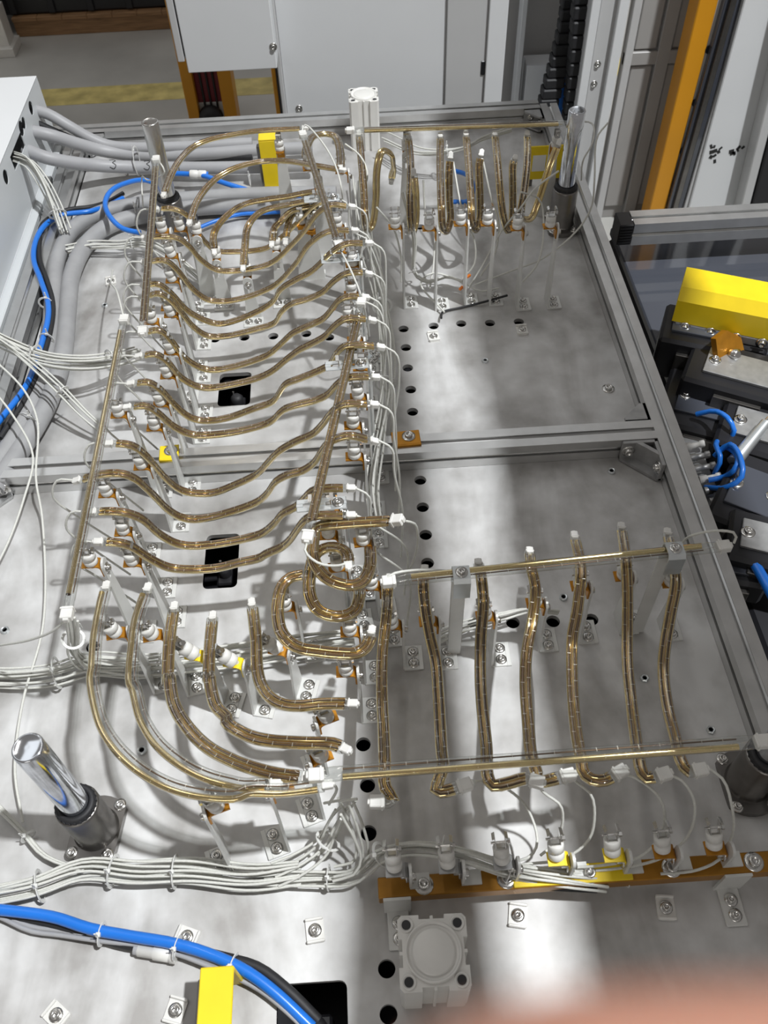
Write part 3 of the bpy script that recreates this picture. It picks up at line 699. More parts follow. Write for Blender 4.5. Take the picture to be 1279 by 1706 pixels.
def saddle(Lp, label):
    t = thing('saddle_clamp', label, 'clamp', (Lp.x, Lp.y, 0), 0.0, 'grey saddle clamps on the crossing lamp')
    h = Lp.z
    m = MB(); prof = [(-0.013, h - 0.026), (-0.013, h + 0.004), (-0.009, h + 0.009), (0.009, h + 0.009), (0.013, h + 0.004), (0.013, h - 0.026), (0.011, h - 0.026), (0.011, h + 0.003), (0.008, h + 0.007), (-0.008, h + 0.007), (-0.011, h + 0.003), (-0.011, h - 0.026)]
    m.prism(prof, -0.010, 0.010, Vector((0, 1, 0)), Vector((0, 0, 1))); m.build('saddle', M['zinc'], t)
    MB().box((0, 0.013, (h - 0.02) / 2), (0.018, 0.003, h - 0.02), ch=0.0008).build('post', M['bar'], t)
    MB().box((0, 0.030, 0.0015), (0.018, 0.034, 0.003), ch=0.0008).build('foot', M['bar'], t)
    k = link('screw', SCREW, t); k.location = (0, 0.034, 0.003)
    k = link('screw', SCREW, t); k.location = (0, 0, h + 0.009)
saddle(at(768, 961, .203), 'grey saddle clamp on the crossing lamp above the second and third right lamps')
saddle(at(1122, 921, .203), 'grey saddle clamp on the crossing lamp by the right side rail')
def stand_for(u, v, z, label, ang, group): bracket(at(u, v, z) - Vector((0, 0, 0.004)), ang, label, group)
for (u, v, nm) in ((262, 350, 'upper part of the rear'), (243, 500, 'lower part of the rear'), (186, 655, 'upper part of the front'), (136, 905, 'lower part of the front')):
    stand_for(u, v, .212, f'clamp bracket under the {nm} left straight lamp', 0.0, 'clamp brackets of the left straight lamps')
stand_for(676, 214, .202, 'clamp bracket with white insulator near the left end of the rear rim lamp', -PI / 2, 'clamp brackets of the rear rim lamp')
stand_for(930, 209, .202, 'clamp bracket with white insulator beside the chrome guide post', PI / 2, 'clamp brackets of the rear rim lamp')

# ------------------------------------------------------------------ front bar with the seven front brackets
BY, BZ = 0.268, 0.05
bar = thing('mounting_bar', 'long amber steel bar along the front, carrying the bracket row', 'bar', (0, BY, 0))
xa, xb = at(628, 1452, BZ).x, 0.435
MB().box(((xa + xb) / 2, 0, BZ - 0.010), (xb - xa, 0.022, 0.020), ch=0.001).build('flat_bar', M['bronze'], bar)
for x in (xa + 0.02, xb - 0.06):
    m = MB(); m.box((x, -0.0125, BZ / 2 - 0.0), (0.030, 0.003, BZ)); m.build('support_angle', M['bar'], bar)
    MB().box((x, -0.032, 0.002), (0.024, 0.042, 0.004), ch=0.001).build('foot', M['bar'], bar)
    for dy in (-0.026, -0.042):
        k = link('screw', SCREW, bar); k.location = (x, dy, 0.004)
k = MB().box((0.195, 0.0, BZ + 0.0012), (0.13, 0.020, 0.0024), ch=0.0006).build('seat_plate', M['yellow'], bar, 'bright yellow strip on top of the amber bar')
for i in range(5):
    k = link('screw', BIGSCREW, bar); k.location = (xa + 0.05 + i * (xb - xa - 0.09) / 4, 0, BZ)
FI = [(653, 1372), (739, 1352), (829, 1350), (918, 1343), (1012, 1345), (1093, 1335), (1174, 1316)]
for i, (u, v) in enumerate(FI):
    L = at(u, v, 0.106); x = L.x
    t = thing('lamp_bracket', f'short clamp bracket on the amber bar, {ORD[i]} from the left', 'bracket', (x + 0.016, BY + 0.004, BZ), 0, 'short clamp brackets on the amber bar')
    m = MB(); poly = rounded(0.016, 0.046, 0.0078, 6)
    m.prism([(a, b + 0.023) for a, b in poly], -0.0015, 0.0015, Vector((0, 1, 0)), Vector((0, 0, 1))); m.build('post', M['bar'], t)
    MB().box((0.010, 0, 0.0015), (0.022, 0.016, 0.003)).build('foot', M['bar'], t)
    col = 'yellow' if i in (3, 4) else 'amber' if i > 4 else 'castalu'
    a = link('angle_bracket', cached(('front', col), lambda: angle_mesh(col)), t)
    a.location = (0, 0.004, 0.034)
    k = link('bolt', SCREW, t); k.location = (0.0015, 0, 0.020); k.rotation_euler = (0, PI / 2, 0)
    k = link('bolt', BIGSCREW, t); k.location = (-0.0038, 0.004, 0.020); k.rotation_euler = (0, -PI / 2, 0)
    s = link('insulator', cached('ins', insulator_mesh), t); s.location = (-0.016, 0.006, 0.034)
    s.rotation_euler = (-0.5, -0.1, 0)
    c = link('spring_clip', cached('clip', clip_mesh), t); c.location = (-0.016, 0.006, 0.034); c.rotation_euler = (-0.5, -0.1, 0)

# ------------------------------------------------------------------ fittings on the plates
def cylinder_block(cx, cy, base, top, label, rz=0.0, s=0.070):
    t = thing('air_cylinder', label, 'air cylinder', (cx, cy, base), rz, 'square air cylinders')
    h = top - base; a = s / 2
    poly = []
    for k in range(4):
        c, sn = math.cos(k * PI / 2), math.sin(k * PI / 2)
        for x, y in ((a - 0.004, a), (0.013, a), (0.013, a - 0.004), (0.0015, a - 0.004), (0.0015, a - 0.001), (-0.0015, a - 0.001), (-0.0015, a - 0.004), (-0.013, a - 0.004), (-0.013, a), (-a + 0.004, a)):
            poly.append((x * c - y * sn, x * sn + y * c))
    poly = poly[::-1]
    # body walls and top face, with counterbored corners and a stepped round cover
    m = MB(); m.prism(poly, 0, h)
    m.build('body', M['cream'], t)
    MB().lathe([(0.0285, h - 0.001), (0.0285, h + 0.0042), (0.0268, h + 0.0046), (0.0258, h + 0.0012), (0.0225, h + 0.0010), (0.0215, h + 0.0034), (0.020, h + 0.0040), (0.002, h + 0.0040)], 40).build('end_cover', M['cream'], t)
    for sx in (-1, 1):
        for sy in (-1, 1):
            p = (sx * (a - 0.009), sy * (a - 0.009), h)
            MB().lathe([(0.0075, -0.001), (0.0075, 0.0012), (0.006, 0.0012), (0.0055, 0.0003), (0.0046, 0.0003)], 20, p).build('bolt_collar', M['cream'], t)
            MB().lathe([(0.0047, 0), (0.0047, 0.0007)], 16, p).build('bolt_recess', M['black'], t)
    return t
p = at(722, 1586, 0.09); cylinder_block(p.x, p.y, 0.0, 0.09, 'white square air cylinder at the front, seen from above beside the finger', -0.02)
p = at(605, 158, 0.115); cylinder_block(p.x, p.y + 0.0, 0.0, 0.115, 'white square air cylinder behind the rear rim lamp', 0.0, 0.066)

def hook_block(u, v, z, wx, wy, h0, label, base=None):
    p = at(u, v, z); t = thing('yellow_bracket', label, 'bracket', (p.x, p.y, 0), 0.0, 'yellow painted strap brackets')
    MB().box((0, 0, z - 0.002), (wx, wy, 0.004), ch=0.001).build('top_strap', M['yellow'], t)
    MB().box((0, -wy / 2 + 0.002, z / 2 - 0.002), (wx, 0.004, z - 0.004), ch=0.001).build('front_strap', M['yellow'], t)
    MB().box((0, wy / 2 - 0.002, z / 2 - 0.002), (wx, 0.004, z - 0.004), ch=0.001).build('rear_strap', M['yellow'], t)
    MB().box((-wx * 0.28, 0, z / 2 - 0.01), (wx * 0.8, wy - 0.012, z - 0.02), ch=0.002).build('core', M['darksteel'], t)
hook_block(445, 226, 0.12, 0.038, 0.03, 0, 'yellow strap bracket over the grey cables at the rear')
hook_block(357, 1690, 0.075, 0.034, 0.085, 0, 'yellow strap bracket at the front edge beside the dark cutout')
t = thing('yellow_plate', 'upright yellow plate with a white label behind the hooked lamps', 'plate', (at(912, 275, .06).x, at(912, 275, .06).y + 0.02, 0), 0.0)
MB().box((0, 0, 0.055), (0.080, 0.004, 0.075), ch=0.001).build('plate', M['yellow'], t)
MB().box((-0.015, -0.0024, 0.055), (0.028, 0.0008, 0.036)).build('label', M['paper'], t)
for x in (-0.03, 0.03): MB().box((x, 0.006, 0.03), (0.012, 0.008, 0.06)).build('leg', M['darksteel'], t)
def rail_lug(u, v, z, w, col, label):
    p = at(u, v, z); t = thing('rail_lug', label, 'bracket', (p.x, p.y, z), 0.05, 'coloured lugs on the cross rail')
    MB().box((0, 0, 0.0015), (w, 0.030, 0.003), ch=0.0008).build('lug_plate', M[col], t)
    MB().box((0, -0.016, -0.006), (w, 0.003, 0.018), ch=0.0006).build('lug_lip', M[col], t)
    k = link('bolt', BIGSCREW, t); k.location = (w * .1, 0.002, 0.003)
rail_lug(282, 755, 0.041, 0.030, 'yellow', 'yellow lug bolted on the cross rail left of centre')
rail_lug(676, 731, 0.041, 0.045, 'amber', 'amber lug bolted on the cross rail right of the middle column')

def tie_mount(u, v, rz, label):
    p = at(u, v); t = thing('cable_tie_mount', label, 'cable mount', p, rz, 'screwed cable tie mounts on the plate')
    m = MB(); m.prism(rounded(0.020, 0.026, 0.003, 3), 0, 0.0025)
    for s in (-1, 1): m.box((0, s * 0.0115, 0.004), (0.020, 0.003, 0.004), ch=0.0008)
    m.build('base', M['cream'], t); k = link('screw', SCREW, t); k.location = (0, 0, 0.0025)
for u, v, rz, where in ((525, 1551, .1, 'left of the square air cylinder'), (862, 1526, -.2, 'on the bright band behind the finger'), (1108, 1513, -.1, 'in front of the amber bar on the right'), (95, 1692, .9, 'at the lower left corner'),
                        (293, 1684, -.3, 'left of the yellow strap bracket'), (312, 1562, 1.2, 'under the blue hose'), (722, 562, .1, 'beside the holes of the rear plate'), (869, 551, .0, 'behind the rightmost rear hole'), (185, 470, .2, 'on the rear left plate by the left rim lamp')):
    tie_mount(u, v, rz, f'small screwed cable tie mount {where}')
def nut(u, v, label, r=0.006):
    m = MB(); n = 20
    m.lathe([(r * .55, 0.0005), (r, 0.0), (r, 0.003), (r * .8, 0.0042), (r * .55, 0.0036), (r * .55, 0.0005)], 6 if 'nut' in label else 20, smooth=False)
    o = m.build('loose_nut' if 'nut' in label else 'loose_washer', M['zinc']); o.location = at(u, v, 0.0)
    tag(o, label, 'nut' if 'nut' in label else 'washer', 'loose fasteners on the plates')
for u, v, lab in ((808, 602, 'loose steel nut in the middle of the rear right plate'), (1073, 1131, 'loose steel nut between the last two right lamps'), (1183, 1217, 'loose steel nut by the right rail near the front rim lamp'), (938, 996, 'loose washer by the holes of the front plate'),
                  (237, 1251, 'loose washer between the two outer front arcs'), (9, 1051, 'loose washer at the far left edge of the front plate'), (1018, 786, 'loose washer before the right end of the cross rail'), (175, 510, 'loose nut on the rear left plate')):
    nut(u, v, lab)
o = link('plate_screw', BIGSCREW); o.location = at(1013, 648, 0.0); tag(o, 'dark recessed screw near the right rail of the rear plate', 'screw')
# dark fittings seen in the cutouts
for (u, v), wx, wy, nm in wins:
    p = at(u, v, 0); q = thing('sensor_block', f'dark block inside the rectangular cutout of the {nm} plate' if v < 1500 else 'dark block inside the cutout at the front edge', 'sensor', (p.x, p.y, -0.134), 0)
    MB().box((0, 0, 0.05), (wx * .5, wy * .4, 0.10), ch=0.003).build('body', M['black'], q)
    MB().lathe([(wx * .2, 0.10), (wx * .2, 0.112), (wx * .12, 0.118), (0.002, 0.118)], 20, (0, 0, 0)).build('dome', M['rubber'], q)
    MB().cyl((-wx * .35, -wy * .3, 0.0), (-wx * .1, wy * .1, 0.12), 0.002).build('rod', M['steel'], q)

# ------------------------------------------------------------------ cables
def cable(name, label, cat, pts, r, m, group=None, n=12, step=0.012):
    P = even(smooth_path(pts, 8), step); o0 = P[0].copy()
    o = MB().sweep([p - o0 for p in P], ring(r, n)).build(name, M[m]); o.location = o0
    return tag(o, label, cat, group)
def tie_ring(parent, P, i, r, o0, tail=True):
    fr = frames(P); t, s, b = fr[i]; c = P[i] - o0; m = MB(); n = 18
    loop = [c + (s * math.cos(2 * PI * k / n) + b * math.sin(2 * PI * k / n)) * r for k in range(n + 1)]
    m.sweep(loop, [(-0.0018, -0.0005), (0.0018, -0.0005), (0.0018, 0.0005), (-0.0018, 0.0005)], up=t, smooth=False)
    u = (b + s * .3).normalized(); m.box(c + u * (r + 0.001), (0.005, 0.005, 0.004), ch=0.0006)
    if tail: m.box(c + u * (r + 0.007), (0.0022, 0.001, 0.012))
    m.build('cable_tie', M['nylon'], parent)
def harness(label, pts, n, R, ties=(), r=0.0017, loose=1.0, group='white wire harnesses'):
    P = even(smooth_path(pts, 8), 0.012); o0 = P[0].copy(); fr = frames(P)
    t = thing('wire_harness', label, 'wire harness', o0, 0, group)
    lay = []
    for k in range(n):
        a = 2.4 * k; rr = R * math.sqrt((k + 0.5) / n); lay.append((rr * math.cos(a), rr * math.sin(a), random.uniform(0, 6), random.uniform(0, 6), random.uniform(5, 14)))
    for x, y, f1, f2, wl in lay:
        Q = []
        for i, p in enumerate(P):
            s = i * 0.012 * wl
            dx = x + loose * R * .35 * math.sin(s + f1); dy = y + loose * R * .35 * math.sin(s * .8 + f2)
            q = p - o0 + fr[i][1] * dx + fr[i][2] * dy
            q.z = max(q.z, r + 0.0005 - o0.z); Q.append(q)
        MB().sweep(Q, ring(r, 6)).build('wire', M['wire'], t)
    for f in ties: tie_ring(t, P, max(1, min(len(P) - 2, int(f * (len(P) - 1)))), R * 1.25 + r, o0)
    return t
harness('thick white wire harness along the front, left of the corner lamps', W((-40, 1500, .012), (60, 1478, .014), (140, 1450, .014), (230, 1455, .014), (320, 1452, .014), (420, 1460, .014), (500, 1450, .016)), 16, 0.0125, (.2, .42, .62))
harness('white wire harness climbing over the front amber bar', W((440, 1462, .012), (520, 1462, .014), (590, 1458, .02), (640, 1420, .05), (700, 1410, .07), (770, 1422, .072), (850, 1447, .06), (940, 1462, .05), (1010, 1470, .04)), 9, 0.009, (.2, .38, .55, .75))
harness('two white wires trailing below the amber bar to the right edge', W((930, 1462, .03), (1000, 1470, .03), (1100, 1452, .03), (1200, 1448, .03), (1300, 1440, .03)), 3, 0.005, (.3,))
harness('white wires coming down past the lower left guide post', W((-20, 1325, .02), (40, 1385, .012), (75, 1425, .012), (140, 1452, .013)), 4, 0.005, (.5,))
harness('broad white wire harness entering from the left below the rim lamp', W((-40, 1125, .02), (30, 1128, .02), (90, 1122, .02), (150, 1105, .022), (230, 1110, .02), (330, 1100, .02), (430, 1085, .02), (520, 1070, .02), (590, 1062, .02)), 14, 0.015, (.22, .5))
harness('white wire harness hanging down at the front end of the left rim', W((118, 1030, .15), (122, 1060, .11), (124, 1088, .06), (150, 1110, .022), (210, 1112, .02)), 8, 0.009, (.3,))
harness('white wire harness crossing the grey hoses to the left column', W((-40, 545, .11), (20, 575, .10), (80, 598, .09), (140, 604, .08), (195, 598, .06), (230, 590, .04)), 12, 0.012, (.4, .8))
harness('loose white wires sloping from the left edge to the left column', W((-40, 540, .11), (30, 590, .10), (90, 640, .08), (140, 690, .05), (175, 720, .03)), 4, 0.008, (.7,), loose=1.6)
harness('white wires dropping from the terminal box toward the hoses', W((28, 262, .13), (50, 270, .13), (72, 300, .11), (90, 340, .08), (105, 385, .05)), 12, 0.012, (.85,), loose=1.3)
harness('white wire bundle running down beside the middle column', W((596, 300, .03), (606, 380, .03), (630, 470, .05), (640, 540, .06), (643, 610, .05), (638, 680, .05), (628, 750, .05), (622, 820, .04), (632, 880, .03)), 8, 0.012, (.3, .5, .7), loose=1.5)
harness('white wires looping on the plate beside the tall rear brackets', W((672, 320, .15), (690, 400, .08), (690, 455, .03), (712, 470, .02), (745, 462, .02), (770, 470, .02)), 3, 0.006, (.6,), loose=1.5)
harness('white wire bundle running left from the rear corner lamps', W((110, 415, .03), (150, 408, .03), (200, 408, .03), (240, 405, .03), (290, 430, .03), (340, 470, .02)), 7, 0.009, (.4,), loose=1.3)
harness('white wires curling under the front corner arcs toward the harness', W((575, 1345, .10), (560, 1370, .06), (540, 1410, .03), (500, 1440, .02), (460, 1458, .014)), 5, 0.010, (.5,), loose=2)
harness('white wires falling to the front harness from the corner lamps', W((578, 1335, .12), (600, 1380, .07), (610, 1420, .04), (600, 1450, .03), (560, 1462, .02)), 4, 0.010, (), loose=2)
harness('white wires lying behind the feet of the right lamp brackets', W((720, 1070, .02), (780, 1045, .02), (840, 1030, .03), (880, 1020, .03), (930, 1022, .02)), 5, 0.010, (.4,), loose=1.8)
harness('pale wires tangled behind the rear rim lamp', W((640, 232, .05), (700, 255, .06), (760, 250, .07), (800, 232, .06), (850, 215, .06)), 5, 0.010, (.5,), loose=2.2)
for i, pts in enumerate([
    W((1012, 205, .21), (994, 230, .2), (990, 300, .15), (985, 345, .1), (960, 385, .05), (905, 430, .02), (850, 452, .02), (790, 475, .02)),
    W((868, 320, .16), (900, 335, .12), (905, 390, .08), (895, 440, .04), (870, 470, .01)),
    W((930, 285, .17), (890, 315, .16), (868, 345, .14), (835, 385, .09), (805, 440, .04), (780, 480, .02)),
    W((755, 270, .17), (765, 330, .13), (775, 370, .1), (790, 400, .06), (790, 440, .03), (770, 465, .01)),
    W((805, 270, .17), (818, 330, .13), (830, 370, .1), (825, 420, .05), (800, 460, .02)),
    W((705, 300, .16), (708, 350, .12), (712, 372, .1), (722, 380, .09), (722, 440, .04), (716, 480, .01)),
    W((575, 240, .19), (600, 260, .18), (612, 290, .16), (600, 340, .12), (608, 380, .08), (600, 430, .03)),
    W((627, 345, .14), (655, 380, .10), (668, 430, .05), (668, 470, .02)),
    W((740, 520, .01), (700, 470, .02), (720, 455, .03), (770, 470, .02), (800, 485, .01), (830, 480, .005)),
]):
    cable('lead_wire', ['white lead wire curving around the chrome guide post onto the plate', 'white lead wire drooping beside the rightmost tall brackets', 'white lead wire crossing from the last hooked lamp down to the plate', 'white lead wire hanging beside the third hooked lamp',
                        'white lead wire hanging beside the fourth hooked lamp', 'white lead wire hanging beside the second hooked lamp', 'white lead wire looping behind the rear middle straight lamp', 'white lead wire dropping from the first hooked lamp', 'white lead wire coiled on the plate by the black cable tie'][i],
          'wire', pts, 0.0018, 'wire', 'loose white lead wires at the rear', 7)
for i, pts in enumerate([W((-20, 590, .10), (40, 650, .08), (62, 700, .06), (60, 800, .05), (70, 860, .02), (72, 1040, .02), (40, 1160, .02), (28, 1230, .02), (25, 1290, .02), (38, 1370, .012)),
                         W((-20, 640, .10), (20, 690, .08), (55, 760, .06), (40, 830, .04), (15, 900, .02), (-15, 960, .02))]):
    cable('lead_wire', ['long white lead wire wandering down the left edge of the bench to the front', 'short white lead wire crossing at the left end of the cross rail'][i], 'wire', pts, 0.0018, 'wire', 'loose white lead wires on the left', 7)
for i, (u, v, a) in enumerate(((768, 480, .9), (780, 460, .7))):
    p = at(u, v, .02); o = MB().box((0, 0, 0), (0.011, 0.005, 0.005), Matrix.Rotation(a, 3, 'Z'), ch=0.001).build('marker_sleeve', M['tape']); o.location = p
    tag(o, ['orange marker sleeve on the white wires, lower one', 'orange marker sleeve on the white wires, upper one'][i], 'sleeve')
cable('black_cable_tie', 'black cable tie lying across the plate behind the rear holes', 'cable tie', W((735, 530, .012), (737, 520, .006), (770, 512, .004), (810, 502, .006), (845, 492, .01)), 0.0022, 'rubber', n=6)
cable('shrink_sleeve', 'black sleeve on the white wires below the amber bar', 'sleeve', W((914, 1478, .034), (950, 1480, .034), (994, 1482, .034)), 0.0038, 'rubber', n=8)
# grey supply cables with marker numbers
def numbered(label, pts, r, marks):
    o = cable('supply_cable', label, 'cable', pts, r, 'greycable', 'grey supply cables at the rear left', 16)
    P = even(smooth_path(pts, 8), 0.004); fr = frames(P)
    three = [(-.35, .6), (0.15, .85), (.5, .5), (.05, .1), (.5, -.25), (.2, -.75), (-.4, -.55)]; one = [(0.3, .5), (0, .8), (0, -.8)]
    for f, ch in marks:
        i = int(f * (len(P) - 1)); t, s, b = fr[i]
        up = Vector((0, -0.55, 0.83)); up = (up - t * up.dot(t)).normalized(); sd = t.cross(up); g = []
        for x, y in smooth_path([(a * 0.0145, c * 0.0145, 0) for a, c in (three if ch == '3' else one)], 4) and [(q.x, q.y) for q in smooth_path([(a * 0.0145, c * 0.0145, 0) for a, c in (three if ch == '3' else one)], 4)]:
            an = -y / r; g.append(P[i] + t * x + (up * math.cos(an) + sd * math.sin(an)) * (r + 0.0004) - o.location)
        MB().tube(g, 0.0008, 5).build('marking', M['ink'], o)
numbered('grey supply cable marked 1, second from the back', W((38, 216, .125), (82, 225, .11), (130, 240, .075), (175, 252, .045), (240, 259, .03), (340, 256, .03), (430, 250, .03), (520, 246, .03)), 0.0135, [(.38, '1')])
numbered('grey supply cable marked 3, nearest of the three', W((40, 248, .115), (75, 262, .10), (120, 271, .075), (165, 276, .05), (240, 279, .03), (340, 280, .03), (440, 278, .03), (520, 275, .03)), 0.0135, [(.3, '3'), (.42, '3'), (.54, '1')])
cable('supply_cable', 'grey supply cable running highest out of the terminal box to the rear rail', 'cable', W((52, 182, .135), (80, 190, .125), (115, 210, .10), (150, 230, .07), (185, 243, .05), (260, 246, .045), (420, 238, .04)), 0.012, 'greycable', 'grey supply cables at the rear left', 16)
cable('black_cable', 'black cable under the highest grey supply cable', 'cable', W((60, 205, .115), (105, 225, .08), (150, 243, .05), (195, 252, .03), (300, 262, .02), (420, 262, .02)), 0.008, 'rubber', None, 12)
cable('spiral_hose', 'thick grey hose curving down the left side, outer one', 'hose', W((560, 322, .018), (430, 324, .02), (330, 330, .022), (250, 338, .022), (175, 352, .022), (125, 378, .024), (98, 425, .024), (88, 500, .026), (82, 570, .028), (60, 660, .03), (25, 730, .03), (-25, 800, .03)), 0.0155, 'hose', 'thick grey hoses on the left', 18)
cable('spiral_hose', 'thick grey hose curving down the left side, inner one', 'hose', W((560, 345, .0175), (430, 343, .02), (345, 345, .022), (260, 355, .022), (190, 372, .022), (150, 400, .022), (122, 450, .022), (112, 520, .022), (105, 590, .024), (80, 670, .026), (40, 740, .026), (-10, 815, .026)), 0.0165, 'hose', 'thick grey hoses on the left', 18)
cable('blue_hose', 'blue air hose looping beside the rear left guide post', 'hose', W((234, 388, .05), (205, 381, .055), (184, 362, .06), (175, 338, .06), (185, 318, .06), (210, 305, .05), (240, 300, .035), (270, 310, .015)), 0.0052, 'blue', 'blue air hoses')
cable('blue_hose', 'blue air hose running down the left rail beside the grey hoses', 'hose', W((205, 330, .018), (180, 342, .025), (150, 352, .04), (105, 358, .045), (76, 374, .05), (60, 400, .05), (56, 432, .05), (68, 467, .05), (80, 505, .05), (80, 530, .05), (70, 570, .05), (45, 640, .05), (0, 700, .05), (-40, 750, .05)), 0.0052, 'blue', 'blue air hoses')
cable('black_hose', 'black hose beside the left blue hose', 'hose', W((205, 322, .015), (180, 336, .02), (150, 345, .035), (112, 350, .04), (72, 372, .045), (66, 400, .045), (66, 432, .045), (78, 467, .045), (88, 505, .045), (86, 540, .045), (70, 600, .045), (45, 660, .045), (0, 730, .045)), 0.0048, 'rubber')
cable('blue_hose', 'blue air hose with grey joint at the rear behind the corner arcs', 'hose', W((292, 289, .04), (315, 290, .04), (340, 293, .04), (365, 302, .04), (410, 316, .03), (455, 325, .02), (500, 330, .02)), 0.0055, 'blue', 'blue air hoses')
cable('blue_hose', 'blue air hose glimpsed under the rear corner arcs', 'hose', W((330, 380, .015), (360, 368, .015), (400, 357, .015), (440, 355, .015), (480, 352, .015)), 0.004, 'blue', 'blue air hoses')
cable('blue_hose', 'blue air hose glimpsed behind the hooked lamps', 'hose', W((758, 285, .03), (775, 290, .03), (788, 310, .03), (780, 335, .02), (755, 336, .02)), 0.005, 'blue', 'blue air hoses')
t = thing('hose_joint', 'grey push-in joint on the rear blue hose', 'fitting', at(330, 291, .04), 0.0)
MB().lathe([(0.008, -0.018), (0.0095, -0.016), (0.0095, -0.002), (0.008, 0.0), (0.0095, 0.002), (0.0095, 0.016), (0.008, 0.018)], 16, (0, 0, 0), (1, 0.0, -0.1)).build('body', M['ceramic'], t)
MB().lathe([(0.007, 0.017), (0.007, 0.022)], 16, (0, 0, 0), (1, 0.0, -0.1)).build('release_ring', M['blue'], t)
cable('blue_hose', 'thick blue air hose across the lower left corner', 'hose', W((-40, 1512, .022), (30, 1519, .022), (90, 1528, .022), (150, 1547, .022), (220, 1560, .022), (290, 1572, .022), (350, 1590, .022), (410, 1618, .02), (460, 1655, .015), (520, 1712, .005)), 0.0062, 'blue', 'blue air hoses')
cable('black_hose', 'black hose running along the front blue hose', 'hose', W((-40, 1518, .010), (60, 1532, .010), (130, 1550, .010), (220, 1575, .010), (300, 1580, .012), (380, 1597, .012), (430, 1612, .012), (480, 1650, .01), (530, 1700, .0)), 0.0058, 'rubber')
for i, dv in enumerate((0, 8)):
    cable('grey_signal_cable', ['grey signal cable under the front blue hose, upper strand', 'grey signal cable under the front blue hose, lower strand'][i], 'cable', W((-40, 1500 + dv * 2, .012), (0, 1520 + dv, .012), (50, 1543 + dv, .01), (100, 1550 + dv, .01), (170, 1560 + dv, .014), (240, 1568 + dv, .014), (290, 1580 + dv, .014), (360, 1607 + dv, .014), (430, 1640 + dv, .012), (480, 1680 + dv, .01), (520, 1720 + dv, .0)), 0.0026, 'greycable', 'grey signal cables at the front')
def tie_at(u, v, z, r, d, label):
    p = at(u, v, z); t = thing('cable_tie', label, 'cable tie', p, 0, 'white cable ties')
    d = Vector(d).normalized(); tie_ring(t, [p - d * .01, p, p + d * .01], 1, r, p)
for u, v, z, r, d, lab in ((170, 1556, .016, .0115, (1, -.15, 0), 'white cable tie around the front blue hose, leftmost one'), (295, 1580, .016, .0115, (1, -.25, 0), 'white cable tie around the front blue hose by the joint'), (388, 1608, .016, .0115, (1, -.4, 0), 'white cable tie around the front blue hose near the yellow bracket'),
                           (76, 505, .045, .012, (0, 1, 0), 'white cable tie on the left blue and black hoses, upper one'), (78, 565, .045, .012, (.2, 1, 0), 'white cable tie on the left blue and black hoses, lower one'),
                           (228, 355, .025, .019, (1, .1, 0), 'white cable tie around the thick hose by the guide post'), (50, 705, .03, .021, (.5, 1, 0), 'white cable tie around the thick hoses at the cross rail'),
                           (228, 268, .04, .03, (1, 0, 0), 'long white cable tie binding the grey supply cables'), (416, 300, .035, .012, (1, 0, 0), 'white cable tie beside the rear yellow bracket')):
    tie_at(u, v, z, r, d, lab)
t = thing('hose_joint', 'white push-in joint hanging under the front blue hose', 'fitting', at(262, 1587, .010), -0.2)
MB().lathe([(0.0055, -0.022), (0.007, -0.021), (0.007, -0.004), (0.0082, -0.003), (0.0082, 0.014), (0.007, 0.015), (0.0088, 0.016), (0.0088, 0.022)], 16, (0, 0, 0), (1, 0, 0)).build('body', M['ceramic'], t)
MB().lathe([(0.006, -0.026), (0.006, -0.021)], 16, (0, 0, 0), (1, 0, 0)).build('release_ring', M['greycable'], t)

# ------------------------------------------------------------------ terminal box on the left
XB = -0.668; zb, zt = 0.041, 0.180
t = thing('terminal_box', 'white sheet metal terminal box on the left with round cable holes', 'terminal box', (XB, 1.3, zb))
yn, ym, yf = 0.4, 1.69, 1.962
bx = lambda n, x0, x1, y0, y1, z0, z1, m='white': MB().box(((x0 + x1) / 2 - XB, (y0 + y1) / 2 - 1.3, (z0 + z1) / 2 - zb), (x1 - x0, y1 - y0, z1 - z0), ch=0.0008).build(n, M[m], t)
bx('lid', -1.35, XB, yn, yf, zt - 0.003, zt); bx('end_wall', -1.35, XB, yf - 0.002, yf, zb, zt - 0.003); bx('back_wall', -1.35, -1.347, yn, yf, zb, zt - 0.003)
bx('base', -1.35, XB, yn, yf, zb - 0.003, zb)
# side wall with the cable openings cut through
m = MB().box((-0.001, (yn + yf) / 2 - 1.3, (zt - zb) / 2), (0.002, yf - yn, zt - zb - 0.003)); o = m.build('side_wall', M['drawer'], t)
cut = MB()
for u, v, r in ((52, 180, .014), (36, 214, .015), (10, 295, .014), (40, 205, .012)):
    d = pixel_ray(u, v); p = CPOS + d * (XB / d.x); cut.lathe([(r, -0.02), (r, 0.02)], 20, (0, p.y - 1.3, p.z - zb), (1, 0, 0), smooth=False)
for u, v in ((30, 252),):
    d = pixel_ray(u, v); p = CPOS + d * (XB / d.x); cut.box((0, p.y - 1.3, p.z - zb), (0.04, 0.10, 0.03))
k = cut.build('cutter', M['drawer'], t); md = o.modifiers.new('holes', 'BOOLEAN'); md.object = k; md.solver = 'EXACT'; md.use_self = True
bpy.context.view_layer.update(); me = bpy.data.meshes.new_from_object(o.evaluated_get(bpy.context.evaluated_depsgraph_get())); o.modifiers.clear(); o.data = me; bpy.data.objects.remove(k);
s = thing('control_cabinet', 'pale grey cabinet top along the left edge under the terminal box', 'cabinet', (-1.02, 0.78, -0.78))
MB().box((0, 0, 0.405), (0.73, 2.3, 0.80), ch=0.003).build('carcass', M['drawer'], s)
MB().box((0, 0, 0.812), (0.735, 2.3, 0.012), ch=0.002).build('top_panel', M['drawer'], s)
